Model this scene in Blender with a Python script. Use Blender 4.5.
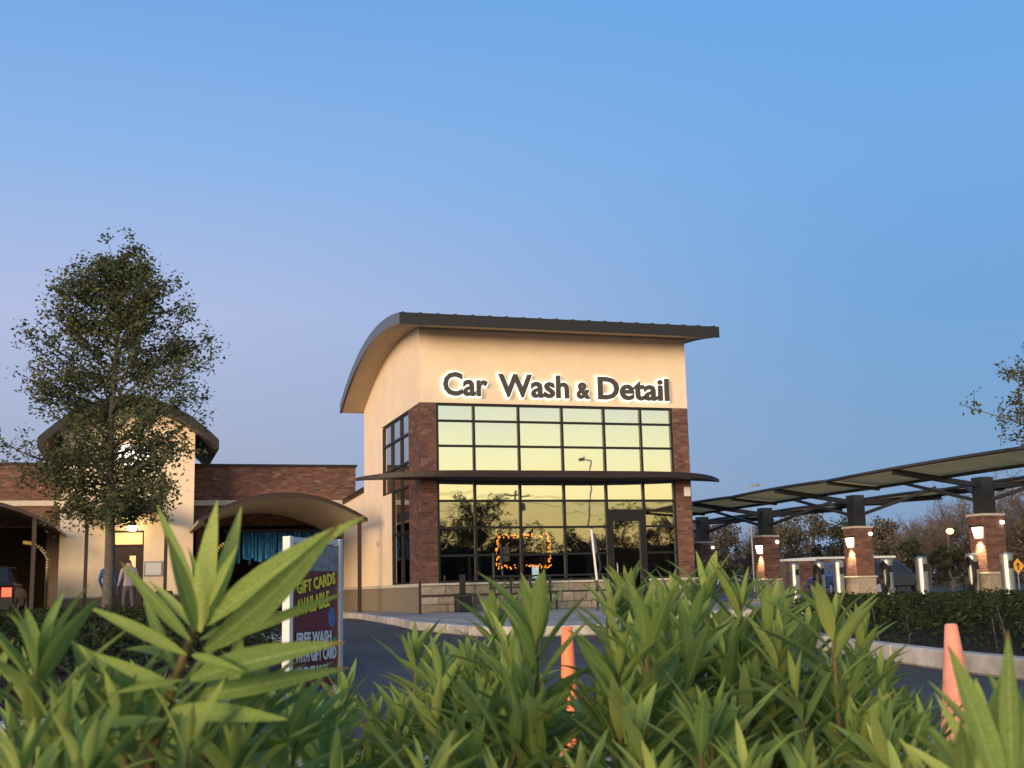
import bpy, bmesh, math, random
from mathutils import Vector as V, Matrix, noise
S = bpy.context.scene
for o in list(bpy.data.objects): bpy.data.objects.remove(o)
COL = S.collection
R = random.Random(7)
rad = math.radians

# ------------------------------------------------------------------ camera
FPX, PIT, ROL, YAW = 1200.0, 0.169, 0.0246, 0.308
CAM = V((-7.574, -32.343, 0.737))
_fh = V((math.sin(YAW), math.cos(YAW), 0)); _r0 = V((math.cos(YAW), -math.sin(YAW), 0)); _z = V((0, 0, 1))
CF = _fh * math.cos(PIT) + _z * math.sin(PIT); _u0 = -_fh * math.sin(PIT) + _z * math.cos(PIT)
CR = math.cos(ROL) * _r0 - math.sin(ROL) * _u0; CU = math.cos(ROL) * _u0 + math.sin(ROL) * _r0
cam = bpy.data.cameras.new('camera'); cam_o = bpy.data.objects.new('camera', cam); COL.objects.link(cam_o)
_m = Matrix((CR, CU, -CF)).transposed().to_4x4(); _m.translation = CAM; cam_o.matrix_world = _m
cam.sensor_width = 3.6; cam.lens = FPX / 1024 * 3.6; cam.clip_start = 0.05; cam.clip_end = 4000
cam.dof.use_dof = True; cam.dof.focus_distance = 26; cam.dof.aperture_fstop = 1.55
S.camera = cam_o
S.view_settings.view_transform = 'Standard'; S.view_settings.look = 'None'
S.view_settings.gamma = 1; S.view_settings.exposure = 0.0; S.view_settings.use_curve_mapping = False

def ray(x, y): return CF * FPX + CR * (x - 512) - CU * (y - 384)
def atY(x, y, Y): d = ray(x, y); return CAM + d * ((Y - CAM.y) / d.y)
def atD(x, y, D): return CAM + ray(x, y) * (D / FPX)

# ------------------------------------------------------------------ sky and sun (sun just set behind the camera)
SUN_AZ = 224.0                                  # heading clockwise from +Y
SUN_EL = 7.0
w = bpy.data.worlds.new('World'); S.world = w; w.use_nodes = True
nt = w.node_tree; N = nt.nodes; L = nt.links
bg = N['Background']
tc = N.new('ShaderNodeTexCoord'); sep = N.new('ShaderNodeSeparateXYZ'); L.new(tc.outputs['Generated'], sep.inputs[0])
def math_n(op, a, b=None, c=None, clamp=False):
    n = N.new('ShaderNodeMath'); n.operation = op; n.use_clamp = clamp
    for i, v in enumerate((a, b, c)):
        if v is None: continue
        if isinstance(v, (int, float)): n.inputs[i].default_value = v
        else: L.new(v, n.inputs[i])
    return n.outputs[0]
el = math_n('ARCSINE', sep.outputs[2]); el = math_n('DIVIDE', el, math.pi / 2)      # 0 horizon .. 1 zenith
hl = math_n('SQRT', math_n('SUBTRACT', 1.0, math_n('MULTIPLY', sep.outputs[2], sep.outputs[2])))
def headcos(deg):
    a = rad(deg)
    d = math_n('ADD', math_n('MULTIPLY', sep.outputs[0], math.sin(a)), math_n('MULTIPLY', sep.outputs[1], math.cos(a)))
    return math_n('DIVIDE', d, math_n('MAXIMUM', hl, 0.001))
def ramp(stops):
    n = N.new('ShaderNodeValToRGB'); L.new(el, n.inputs[0]); e = n.color_ramp.elements
    while len(e) < len(stops): e.new(0.5)
    for k, (deg, c) in enumerate(stops): e[k].position = max(0, deg / 90); e[k].color = (*c, 1)
    return n.outputs[0]
def maprange(v, a, b):
    n = N.new('ShaderNodeMapRange'); n.interpolation_type = 'SMOOTHSTEP'; n.clamp = True
    L.new(v, n.inputs[0]); n.inputs[1].default_value = a; n.inputs[2].default_value = b
    return n.outputs[0]
def mixc(f, a, b):
    n = N.new('ShaderNodeMix'); n.data_type = 'RGBA'; L.new(f, n.inputs[0]); L.new(a, n.inputs[6]); L.new(b, n.inputs[7]); return n.outputs[2]
rA = ramp([(0, (.34, .36, .47)), (6, (.385, .43, .60)), (13, (.46, .52, .76)), (20, (.28, .47, .815)), (28, (.17, .385, .78)), (50, (.10, .27, .62)), (90, (.06, .18, .45))])
rB = ramp([(0, (.225, .35, .54)), (6, (.20, .355, .60)), (13, (.165, .365, .68)), (20, (.175, .40, .77)), (28, (.14, .385, .80)), (50, (.10, .27, .62)), (90, (.06, .18, .45))])
rC = ramp([(0, (2.0, 1.25, .40)), (3.6, (2.05, 1.62, .62)), (5, (2.0, 1.72, .82)), (6.4, (1.85, 1.76, 1.0)), (8.8, (1.38, 1.46, 1.16)), (14, (.92, 1.08, 1.1)), (24, (.5, .66, .86)), (50, (.16, .32, .62)), (90, (.06, .18, .45))])
front = mixc(maprange(headcos(-30), .35, .95), rB, rA)
skyc = mixc(maprange(headcos(196), -.35, .95), front, rC)
sk = N.new('ShaderNodeTexSky'); sk.sky_type = 'NISHITA'; sk.sun_disc = False
sk.sun_elevation = rad(1.5); sk.sun_rotation = rad(SUN_AZ); sk.ozone_density = 3
add = N.new('ShaderNodeMix'); add.data_type = 'RGBA'; add.blend_type = 'ADD'; add.inputs[0].default_value = .04
L.new(skyc, add.inputs[6]); L.new(sk.outputs[0], add.inputs[7]); L.new(add.outputs[2], bg.inputs[0]); bg.inputs[1].default_value = .96
sun = bpy.data.lights.new('sun', 'SUN'); sun.energy = 5.0; sun.angle = rad(28); sun.color = (1, .70, .44)
sun_o = bpy.data.objects.new('sun', sun); COL.objects.link(sun_o)
_sd = V((math.sin(rad(SUN_AZ)) * math.cos(rad(SUN_EL)), math.cos(rad(SUN_AZ)) * math.cos(rad(SUN_EL)), math.sin(rad(SUN_EL))))
sun_o.rotation_euler = _sd.to_track_quat('Z', 'Y').to_euler()

# ------------------------------------------------------------------ materials
M = {}
def mat(name, col, rough=.7, metal=0, var=.0, scale=6.0, bump=0.0, bscale=60.0, spec=.5, col2=None, objrand=0.0, attr=None, emit=None, estr=0, detail=6, trans=0.0):
    m = bpy.data.materials.new(name); m.use_nodes = True; n = m.node_tree.nodes; l = m.node_tree.links
    b = n['Principled BSDF']; b.inputs['Roughness'].default_value = rough; b.inputs['Metallic'].default_value = metal
    b.inputs['Specular IOR Level'].default_value = spec
    t = n.new('ShaderNodeTexCoord')
    src = n.new('ShaderNodeRGB'); src.outputs[0].default_value = (*col, 1); out = src.outputs[0]
    if attr:
        a = n.new('ShaderNodeAttribute'); a.attribute_name = attr; out = a.outputs['Color']
    def mx(f, a, c2, mode='MIX'):
        x = n.new('ShaderNodeMix'); x.data_type = 'RGBA'; x.blend_type = mode
        if isinstance(f, float): x.inputs[0].default_value = f
        else: l.new(f, x.inputs[0])
        l.new(a, x.inputs[6])
        if isinstance(c2, tuple): x.inputs[7].default_value = (*c2, 1)
        else: l.new(c2, x.inputs[7])
        return x.outputs[2]
    if var or col2:
        nz = n.new('ShaderNodeTexNoise'); nz.inputs['Scale'].default_value = scale; nz.inputs['Detail'].default_value = detail
        nz.inputs['Roughness'].default_value = .62
        l.new(t.outputs['Object'], nz.inputs['Vector'])
        rp = n.new('ShaderNodeMapRange'); l.new(nz.outputs[0], rp.inputs[0]); rp.inputs[1].default_value = .3; rp.inputs[2].default_value = .7
        if col2: out = mx(rp.outputs[0], out, col2)
        else:
            rp.inputs[3].default_value = 1 - var; rp.inputs[4].default_value = 1 + var
            cc = n.new('ShaderNodeCombineColor')
            for k in range(3): l.new(rp.outputs[0], cc.inputs[k])
            out = mx(1.0, out, cc.outputs[0], 'MULTIPLY')
    if objrand:
        oi = n.new('ShaderNodeObjectInfo'); hs = n.new('ShaderNodeHueSaturation')
        rp = n.new('ShaderNodeMapRange'); l.new(oi.outputs['Random'], rp.inputs[0]); rp.inputs[3].default_value = 1 - objrand; rp.inputs[4].default_value = 1 + objrand
        l.new(out, hs.inputs['Color']); l.new(rp.outputs[0], hs.inputs['Value']); out = hs.outputs[0]
    l.new(out, b.inputs['Base Color'])
    if bump:
        nb = n.new('ShaderNodeTexNoise'); nb.inputs['Scale'].default_value = bscale; nb.inputs['Detail'].default_value = 4
        l.new(t.outputs['Object'], nb.inputs['Vector'])
        bp = n.new('ShaderNodeBump'); bp.inputs['Strength'].default_value = bump; bp.inputs['Distance'].default_value = .02
        l.new(nb.outputs[0], bp.inputs['Height']); l.new(bp.outputs[0], b.inputs['Normal'])
    if emit: b.inputs['Emission Color'].default_value = (*emit, 1); b.inputs['Emission Strength'].default_value = estr
    if trans:
        tr = n.new('ShaderNodeBsdfTranslucent'); l.new(out, tr.inputs[0]); ms = n.new('ShaderNodeMixShader'); ms.inputs[0].default_value = trans
        l.new(b.outputs[0], ms.inputs[1]); l.new(tr.outputs[0], ms.inputs[2]); l.new(ms.outputs[0], n['Material Output'].inputs[0])
    M[name] = m; return m

mat('asphalt', (.056, .055, .055), .85, var=.28, scale=1.1, bump=.5, bscale=180)
mat('concrete', (.30, .285, .26), .9, var=.16, scale=2.2, bump=.3, bscale=90, objrand=.08)
mat('kerb', (.46, .42, .36), .9, var=.32, scale=3, bump=.3, bscale=60, objrand=.14)
mat('kerb_yellow', (.62, .36, .03), .7, var=.2, scale=5)
mat('mulch', (.035, .024, .017), .98, spec=.1, col2=(.10, .07, .05), scale=25, bump=1, bscale=70)
mat('dry_grass', (.09, .085, .045), .95, col2=(.05, .06, .025), scale=.25, bump=.6, bscale=20)
mat('stucco', (.80, .655, .50), .92, var=.07, scale=1.3, bump=.25, bscale=140)
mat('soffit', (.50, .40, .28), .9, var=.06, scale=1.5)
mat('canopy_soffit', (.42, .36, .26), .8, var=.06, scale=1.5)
mat('brick', (.2, .1, .07), .88, attr='Col', var=.16, scale=30, bump=.3, bscale=90)
mat('mortar', (.15, .12, .10), .95, var=.1, scale=12, bump=.3, bscale=120)
mat('stone', (.36, .32, .26), .92, col2=(.22, .185, .14), scale=9, bump=.8, bscale=28, objrand=.22)
mat('stone_cap', (.50, .46, .39), .85, var=.1, scale=6, bump=.2, bscale=60)
mat('aggregate', (.15, .12, .09), .95, col2=(.30, .26, .20), scale=45, bump=.8, bscale=80, detail=2)
mat('roof_metal', (.0125, .012, .0135), .55, metal=.0, var=.12, scale=3)
mat('rake_metal', (.13, .125, .125), .38, metal=.6, var=.08, scale=3)
mat('awning_metal', (.024, .0105, .009), .5, metal=.0, var=.15, scale=2)
mat('bronze', (.007, .006, .0055), .5)
mat('brown_paint', (.032, .017, .013), .5, var=.1, scale=4)
mat('black_metal', (.012, .012, .013), .45)
mat('steel_black', (.018, .018, .02), .5, var=.2, scale=5)
mat('interior', (.045, .038, .032), .9, var=.2, scale=2)
mat('interior_light', (.16, .14, .12), .9, var=.1, scale=2)
mat('sign_dark', (.058, .048, .044), .5)
mat('halo', (.85, .83, .78), .6, emit=(1, .93, .80), estr=1.0)
mat('white_paint', (.72, .71, .68), .6, var=.06, scale=5)
mat('alu', (.62, .63, .65), .35, metal=.7, var=.05, scale=8)
mat('poster', (.135, .010, .012), .45, var=.08, scale=6)
mat('poster_yellow', (.75, .62, .03), .5)
mat('poster_white', (.62, .64, .66), .5)
mat('poster_blue', (.07, .13, .28), .5, var=.5, scale=14)
mat('poster_green', (.07, .17, .08), .5, var=.5, scale=14)
mat('poster_grey', (.30, .31, .33), .5, col2=(.10, .10, .12), scale=14)
mat('bark', (.125, .115, .095), .95, col2=(.06, .052, .044), scale=14, bump=1, bscale=40)
mat('bare_bark', (.12, .095, .078), .95, objrand=.3)
mat('oak_leaf', (.035, .055, .018), .75, objrand=0, attr='Col', trans=.25, spec=.25)
mat('far_leaf', (.03, .04, .018), .8, attr='Col', trans=.15)
mat('hedge_leaf', (.03, .05, .018), .9, attr='Col', trans=.15, spec=.1)
mat('stainless', (.46, .45, .42), .40, metal=1.0, var=.06, scale=9)
mat('rubber', (.010, .010, .011), .55)
mat('fabric_shade', (.74, .62, .40), .85, var=.08, scale=2, trans=.62)
mat('sconce', (.9, .85, .7), .5, emit=(1, .84, .55), estr=6)
mat('spot', (.9, .9, .85), .5, emit=(1, .92, .78), estr=10)
mat('sodium', (.9, .6, .3), .5, emit=(1, .40, .10), estr=9)
mat('bulb', (.9, .6, .3), .5, emit=(1, .30, .03), estr=13)
mat('screen', (.5, .6, .7), .4, emit=(.62, .8, 1), estr=5)
mat('porch_lamp', (.9, .8, .5), .5, emit=(1, .78, .38), estr=12)
mat('lit_window', (.5, .4, .2), .5, emit=(1, .66, .26), estr=.75)
mat('lit_emblem', (.9, .9, .9), .5, emit=(1, .98, .94), estr=2.2)
mat('tail_light', (.5, .01, .01), .3, emit=(1, .05, .02), estr=4.5)
mat('blue_brush', (.03, .24, .62), .8, var=.5, scale=9, bump=.6, bscale=40)
mat('caution', (.55, .42, .10), .6)
mat('cone', (.88, .24, .09), .6, var=.16, scale=9)
mat('cone_pink', (.88, .33, .22), .6, var=.16, scale=9)
mat('reflective', (.75, .75, .75), .35)
mat('car_grey', (.07, .07, .075), .25, metal=.6)
mat('car_dark', (.02, .02, .025), .25, metal=.3)
mat('car_blue', (.03, .07, .22), .25, metal=.4)
mat('car_glass', (.01, .012, .014), .06)
mat('traffic_yellow', (.85, .38, .02), .5)
mat('wood_pole', (.10, .075, .055), .95, var=.2, scale=8)
mat('galv', (.35, .35, .36), .45, metal=.7)
mat('stem_wood', (.16, .085, .04), .85, col2=(.10, .11, .03), scale=18, bump=.4, bscale=120)
mat('head_lamp', (.8, .8, .8), .3)

def asphalt_wear():
    m = M['asphalt']; n = m.node_tree.nodes; l = m.node_tree.links; b = n['Principled BSDF']; src = b.inputs['Base Color'].links[0].from_socket
    t = n.new('ShaderNodeTexCoord'); v = n.new('ShaderNodeTexVoronoi'); v.feature = 'DISTANCE_TO_EDGE'; v.inputs['Scale'].default_value = .32
    nz = n.new('ShaderNodeTexNoise'); nz.inputs['Scale'].default_value = 1.2; mxv = n.new('ShaderNodeMix'); mxv.data_type = 'VECTOR'; mxv.inputs[0].default_value = .12
    l.new(t.outputs['Object'], nz.inputs['Vector']); l.new(t.outputs['Object'], mxv.inputs[4]); l.new(nz.outputs['Color'], mxv.inputs[5]); l.new(mxv.outputs[1], v.inputs['Vector'])
    r = n.new('ShaderNodeMapRange'); l.new(v.outputs['Distance'], r.inputs[0]); r.inputs[1].default_value = .002; r.inputs[2].default_value = .008; r.inputs[3].default_value = .45; r.inputs[4].default_value = 1
    n2 = n.new('ShaderNodeTexNoise'); n2.inputs['Scale'].default_value = .16; n2.inputs['Detail'].default_value = 5; l.new(t.outputs['Object'], n2.inputs['Vector'])
    r2 = n.new('ShaderNodeMapRange'); l.new(n2.outputs[0], r2.inputs[0]); r2.inputs[1].default_value = .35; r2.inputs[2].default_value = .65; r2.inputs[3].default_value = .6; r2.inputs[4].default_value = 1.5
    mu = n.new('ShaderNodeMath'); mu.operation = 'MULTIPLY'; l.new(r.outputs[0], mu.inputs[0]); l.new(r2.outputs[0], mu.inputs[1])
    hs = n.new('ShaderNodeHueSaturation'); l.new(src, hs.inputs['Color']); l.new(mu.outputs[0], hs.inputs['Value']); l.new(hs.outputs[0], b.inputs['Base Color'])
asphalt_wear()
def glass(name, refl, tint, wav):
    m = bpy.data.materials.new(name); m.use_nodes = True; n = m.node_tree.nodes; l = m.node_tree.links; n.remove(n['Principled BSDF'])
    g = n.new('ShaderNodeBsdfGlossy'); g.inputs['Roughness'].default_value = .015; g.inputs[0].default_value = (1, 1, .97, 1)
    t = n.new('ShaderNodeBsdfTransparent'); t.inputs[0].default_value = (*tint, 1)
    tcn = n.new('ShaderNodeTexCoord'); nz = n.new('ShaderNodeTexNoise'); nz.inputs['Scale'].default_value = 1.6; nz.inputs['Detail'].default_value = 1
    oi = n.new('ShaderNodeObjectInfo'); ad = n.new('ShaderNodeVectorMath'); l.new(tcn.outputs['Object'], ad.inputs[0])
    cb = n.new('ShaderNodeCombineXYZ'); mu = n.new('ShaderNodeMath'); mu.operation = 'MULTIPLY'; mu.inputs[1].default_value = 40
    l.new(oi.outputs['Random'], mu.inputs[0]); l.new(mu.outputs[0], cb.inputs[0]); l.new(cb.outputs[0], ad.inputs[1]); l.new(ad.outputs[0], nz.inputs['Vector'])
    bp = n.new('ShaderNodeBump'); bp.inputs['Strength'].default_value = wav; bp.inputs['Distance'].default_value = .02
    l.new(nz.outputs[0], bp.inputs['Height']); l.new(bp.outputs[0], g.inputs['Normal'])
    fr = n.new('ShaderNodeFresnel'); fr.inputs[0].default_value = 1.5
    mr = n.new('ShaderNodeMapRange'); l.new(fr.outputs[0], mr.inputs[0]); mr.inputs[1].default_value = 0; mr.inputs[2].default_value = 1; mr.inputs[3].default_value = refl; mr.inputs[4].default_value = 1
    ms = n.new('ShaderNodeMixShader'); l.new(mr.outputs[0], ms.inputs[0]); l.new(t.outputs[0], ms.inputs[1]); l.new(g.outputs[0], ms.inputs[2])
    l.new(ms.outputs[0], n['Material Output'].inputs[0]); M[name] = m
glass('glass_upper', .50, (.10, .11, .10), .05)
glass('glass_lower', .205, (.45, .46, .42), .07)

def leafmat():
    m = bpy.data.materials.new('shrub_leaf'); m.use_nodes = True; n = m.node_tree.nodes; l = m.node_tree.links; b = n['Principled BSDF']
    b.inputs['Roughness'].default_value = .68; b.inputs['Specular IOR Level'].default_value = .14
    oi = n.new('ShaderNodeObjectInfo'); uv = n.new('ShaderNodeUVMap'); sx = n.new('ShaderNodeSeparateXYZ'); l.new(uv.outputs[0], sx.inputs[0])
    cr = n.new('ShaderNodeValToRGB'); l.new(oi.outputs['Random'], cr.inputs[0]); e = cr.color_ramp.elements
    e[0].position = 0; e[0].color = (.165, .25, .065, 1); e[1].position = 1; e[1].color = (.39, .475, .125, 1)
    x = e.new(.45); x.color = (.235, .33, .080, 1); x = e.new(.75); x.color = (.305, .40, .098, 1)
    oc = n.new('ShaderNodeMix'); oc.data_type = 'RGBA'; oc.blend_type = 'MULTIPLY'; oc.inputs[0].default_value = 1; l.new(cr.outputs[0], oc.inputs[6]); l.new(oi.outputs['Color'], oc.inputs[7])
    ab = n.new('ShaderNodeMath'); ab.operation = 'SUBTRACT'; ab.inputs[1].default_value = .5; l.new(sx.outputs[0], ab.inputs[0])
    ab2 = n.new('ShaderNodeMath'); ab2.operation = 'ABSOLUTE'; l.new(ab.outputs[0], ab2.inputs[0])
    mr = n.new('ShaderNodeMapRange'); l.new(ab2.outputs[0], mr.inputs[0]); mr.inputs[1].default_value = .02; mr.inputs[2].default_value = .085; mr.inputs[3].default_value = .5; mr.inputs[4].default_value = 0
    mid = n.new('ShaderNodeMix'); mid.data_type = 'RGBA'; l.new(mr.outputs[0], mid.inputs[0]); l.new(oc.outputs[2], mid.inputs[6]); mid.inputs[7].default_value = (.38, .46, .17, 1)
    # side veins + blotch
    wv = n.new('ShaderNodeTexNoise'); wv.inputs['Scale'].default_value = 60; tcn = n.new('ShaderNodeTexCoord'); l.new(tcn.outputs['Object'], wv.inputs['Vector'])
    m2 = n.new('ShaderNodeMapRange'); l.new(wv.outputs[0], m2.inputs[0]); m2.inputs[1].default_value = .3; m2.inputs[2].default_value = .7; m2.inputs[3].default_value = .78; m2.inputs[4].default_value = 1.2
    hs = n.new('ShaderNodeHueSaturation'); l.new(mid.outputs[2], hs.inputs['Color']); l.new(m2.outputs[0], hs.inputs['Value'])
    # browned tips on some leaves
    tp = n.new('ShaderNodeMath'); tp.operation = 'MULTIPLY_ADD'; tp.inputs[1].default_value = .12; l.new(oi.outputs['Random'], tp.inputs[0]); tp.inputs[2].default_value = .90
    gt = n.new('ShaderNodeMapRange'); l.new(sx.outputs[1], gt.inputs[0]); l.new(tp.outputs[0], gt.inputs[1]); t2 = n.new('ShaderNodeMath'); t2.operation = 'ADD'; t2.inputs[1].default_value = .05; l.new(tp.outputs[0], t2.inputs[0]); l.new(t2.outputs[0], gt.inputs[2])
    bt_ = n.new('ShaderNodeMix'); bt_.data_type = 'RGBA'; l.new(gt.outputs[0], bt_.inputs[0]); l.new(hs.outputs[0], bt_.inputs[6]); bt_.inputs[7].default_value = (.22, .15, .05, 1)
    l.new(bt_.outputs[2], b.inputs['Base Color'])
    vz = n.new('ShaderNodeTexWave'); vz.inputs['Scale'].default_value = 9; vz.inputs['Distortion'].default_value = 1.5; l.new(uv.outputs[0], vz.inputs['Vector'])
    bp = n.new('ShaderNodeBump'); bp.inputs['Strength'].default_value = .12; bp.inputs['Distance'].default_value = .002; l.new(vz.outputs[1], bp.inputs['Height']); l.new(bp.outputs[0], b.inputs['Normal'])
    tr = n.new('ShaderNodeBsdfTranslucent'); l.new(bt_.outputs[2], tr.inputs[0]); ms = n.new('ShaderNodeMixShader'); ms.inputs[0].default_value = .38
    l.new(b.outputs[0], ms.inputs[1]); l.new(tr.outputs[0], ms.inputs[2]); l.new(ms.outputs[0], n['Material Output'].inputs[0]); M['shrub_leaf'] = m
leafmat()

# ------------------------------------------------------------------ mesh helpers
class MB:
    def __init__(s): s.v = []; s.f = []; s.c = []
    def add(s, vs, fs, col=None):
        b = len(s.v); s.v += [tuple(p) for p in vs]; s.f += [tuple(i + b for i in f) for f in fs]
        if col is not None: s.c += [col] * len(vs)
        return s
    def box(s, a, b, col=None):
        x0, y0, z0 = a; x1, y1, z1 = b
        return s.add([(x0, y0, z0), (x1, y0, z0), (x1, y1, z0), (x0, y1, z0), (x0, y0, z1), (x1, y0, z1), (x1, y1, z1), (x0, y1, z1)],
              [(0, 3, 2, 1), (4, 5, 6, 7), (0, 1, 5, 4), (1, 2, 6, 5), (2, 3, 7, 6), (3, 0, 4, 7)], col)
    def obox(s, c, ux, uy, uz, col=None):           # centre and three half axes
        c = V(c); P = [c + ux * i + uy * j + uz * k for k in (-1, 1) for j in (-1, 1) for i in (-1, 1)]
        return s.add(P, [(0, 2, 3, 1), (4, 5, 7, 6), (0, 1, 5, 4), (1, 3, 7, 5), (3, 2, 6, 7), (2, 0, 4, 6)], col)
    def bar(s, p, q, wd, ht=None, col=None):
        p = V(p); q = V(q); d = q - p; ht = ht or wd
        a = d.cross(V((0, 0, 1)));
        if a.length < 1e-5: a = V((1, 0, 0))
        a.normalize(); b = a.cross(d).normalized()
        return s.obox((p + q) / 2, d / 2, a * wd / 2, b * ht / 2, col)
    def prism(s, poly, z0, z1, col=None):
        n = len(poly); vs = [(x, y, z0) for x, y in poly] + [(x, y, z1) for x, y in poly]
        return s.add(vs, [tuple(range(n))[::-1], tuple(range(n, 2 * n))] + [(i, (i + 1) % n, n + (i + 1) % n, n + i) for i in range(n)], col)
    def ext(s, pts, off, col=None):                 # 3D polygon extruded by a vector
        n = len(pts); off = V(off); vs = [V(p) for p in pts] + [V(p) + off for p in pts]
        return s.add(vs, [tuple(range(n))[::-1], tuple(range(n, 2 * n))] + [(i, (i + 1) % n, n + (i + 1) % n, n + i) for i in range(n)], col)
    def tube(s, pts, radii, seg=8, cap=True, col=None):
        pts = [V(p) for p in pts]; n = len(pts)
        if not isinstance(radii, (list, tuple)): radii = [radii] * n
        vs = []; prev = None
        for i, p in enumerate(pts):
            d = (pts[min(i + 1, n - 1)] - pts[max(i - 1, 0)]).normalized()
            if prev is None:
                a = d.cross(V((0, 0, 1)))
                if a.length < .05: a = d.cross(V((1, 0, 0)))
            else: a = prev - d * prev.dot(d)
            a.normalize(); prev = a; b = d.cross(a)
            for k in range(seg):
                t = 2 * math.pi * k / seg; vs.append(p + (a * math.cos(t) + b * math.sin(t)) * radii[i])
        fs = [(i * seg + k, i * seg + (k + 1) % seg, (i + 1) * seg + (k + 1) % seg, (i + 1) * seg + k) for i in range(n - 1) for k in range(seg)]
        if cap: fs += [tuple(range(seg))[::-1], tuple(range((n - 1) * seg, n * seg))]
        return s.add(vs, fs, col)
    def lathe(s, c, prof, seg=20, col=None):        # prof: (r, z)
        c = V(c); vs = []; n = len(prof)
        for r, z in prof:
            for k in range(seg): t = 2 * math.pi * k / seg; vs.append((c.x + r * math.cos(t), c.y + r * math.sin(t), c.z + z))
        fs = [(i * seg + k, i * seg + (k + 1) % seg, (i + 1) * seg + (k + 1) % seg, (i + 1) * seg + k) for i in range(n - 1) for k in range(seg)]
        fs += [tuple(range(seg))[::-1], tuple(range((n - 1) * seg, n * seg))]
        return s.add(vs, fs, col)
    def mesh(s, name, m, smooth=False, bevel=0):
        me = bpy.data.meshes.new(name); me.from_pydata(s.v, [], s.f); me.update()
        if bevel:
            bm = bmesh.new(); bm.from_mesh(me)
            bmesh.ops.bevel(bm, geom=bm.edges[:], offset=bevel, segments=1, affect='EDGES', profile=.5); bm.to_mesh(me); bm.free()
        if s.c:
            a = me.color_attributes.new('Col', 'FLOAT_COLOR', 'POINT')
            a.data.foreach_set('color', [x for c in s.c for x in (*c, 1)])
        me.materials.append(M[m])
        if smooth: me.polygons.foreach_set('use_smooth', [True] * len(me.polygons))
        return me
    def build(s, name, m, parent=None, smooth=False, bevel=0):
        return ob(name, s.mesh(name, m, smooth, bevel), parent)
def ob(name, me, parent=None):
    o = bpy.data.objects.new(name, me); COL.objects.link(o)
    if parent: o.parent = parent
    return o
def tag(o, label, cat, group=None):
    o['label'] = label; o['category'] = cat
    if group: o['group'] = group
    return o
def thing(name, label, cat, loc=(0, 0, 0), rz=0, group=None):
    o = bpy.data.objects.new(name, None); COL.objects.link(o); o.location = loc; o.rotation_euler = (0, 0, rz); o.empty_display_size = .2
    return tag(o, label, cat, group)
def struct(o): o['kind'] = 'structure'; return o
def stuff(o): o['kind'] = 'stuff'; return o
def copy_tree(o, parent=None):
    c = o.copy(); COL.objects.link(c); c.parent = parent
    for ch in list(o.children): copy_tree(ch, c)
    return c
def pieces(name, boxes, m, parent, bevel=.006):
    for mb in boxes: mb.build(name, m, parent, bevel=bevel)

BR = [(.138, .060, .045), (.155, .072, .054), (.112, .053, .042), (.17, .085, .065), (.095, .047, .04), (.145, .065, .048)]
def brick_col(r):
    c = R.choice(BR); k = R.uniform(.8, 1.2)
    if R.random() < .05: c = (.19, .12, .095)
    return tuple(x * k for x in c)
def bricks(mb, o, u, nrm, width, z0, z1, pitch=.082, blen=.225, skip=None):
    # running bond of real bricks standing 7 mm proud of the mortar
    o = V(o); u = V(u); nrm = V(nrm); rows = max(1, round((z1 - z0) / pitch)); ph = (z1 - z0) / rows
    for r in range(rows):
        x = -blen / 2 if r % 2 else 0.0
        while x < width - .01:
            a, b = max(0, x) + .005, min(width, x + blen) - .005; x += blen
            if b - a < .02: continue
            if skip and skip((a + b) / 2, z0 + (r + .5) * ph): continue
            pr = .007 + R.uniform(-.002, .002); za, zb = z0 + r * ph + .005, z0 + (r + 1) * ph - .005
            P = [o + u * t + V((0, 0, z)) + nrm * d for d in (-.004, pr) for t, z in ((a, za), (b, za), (b, zb), (a, zb))]
            mb.add(P, [(4, 5, 6, 7), (0, 1, 5, 4), (1, 2, 6, 5), (2, 3, 7, 6), (3, 0, 4, 7)], brick_col(r))

# ------------------------------------------------------------------ ground
g = MB(); g.add([(-1500, -1500, -.03), (1500, -1500, -.03), (1500, 1500, -.03), (-1500, 1500, -.03)], [(0, 1, 2, 3)])
struct(g.build('ground', 'dry_grass'))
g = MB(); g.add([(-45, -52, 0), (62, -52, 0), (62, 42, 0), (-45, 42, 0)], [(0, 1, 2, 3)])
struct(g.build('parking_lot', 'asphalt'))
def kerb_line(pts, parent, z1=.15, wd=.16, yellow=()):
    k = 0
    for (x0, y0), (x1, y1) in zip(pts[:-1], pts[1:]):
        d = V((x1 - x0, y1 - y0, 0)); n = max(1, round(d.length / 1.5)); d = d / n; nn = V((-d.y, d.x, 0)).normalized() * wd / 2
        for i in range(n):
            c = V((x0, y0, 0)) + d * (i + .5); mb = MB(); mb.obox((c.x, c.y, z1 / 2 + .004), d * .492, nn, V((0, 0, z1 / 2 + .004)))
            mb.build('kerb_stone', 'kerb_yellow' if k in yellow else 'kerb', parent, bevel=.018); k += 1
def inset_poly(poly, d):
    c = V((sum(p[0] for p in poly) / len(poly), sum(p[1] for p in poly) / len(poly)))
    return [tuple(V(p) + (c - V(p)).normalized() * d) for p in poly]
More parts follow.
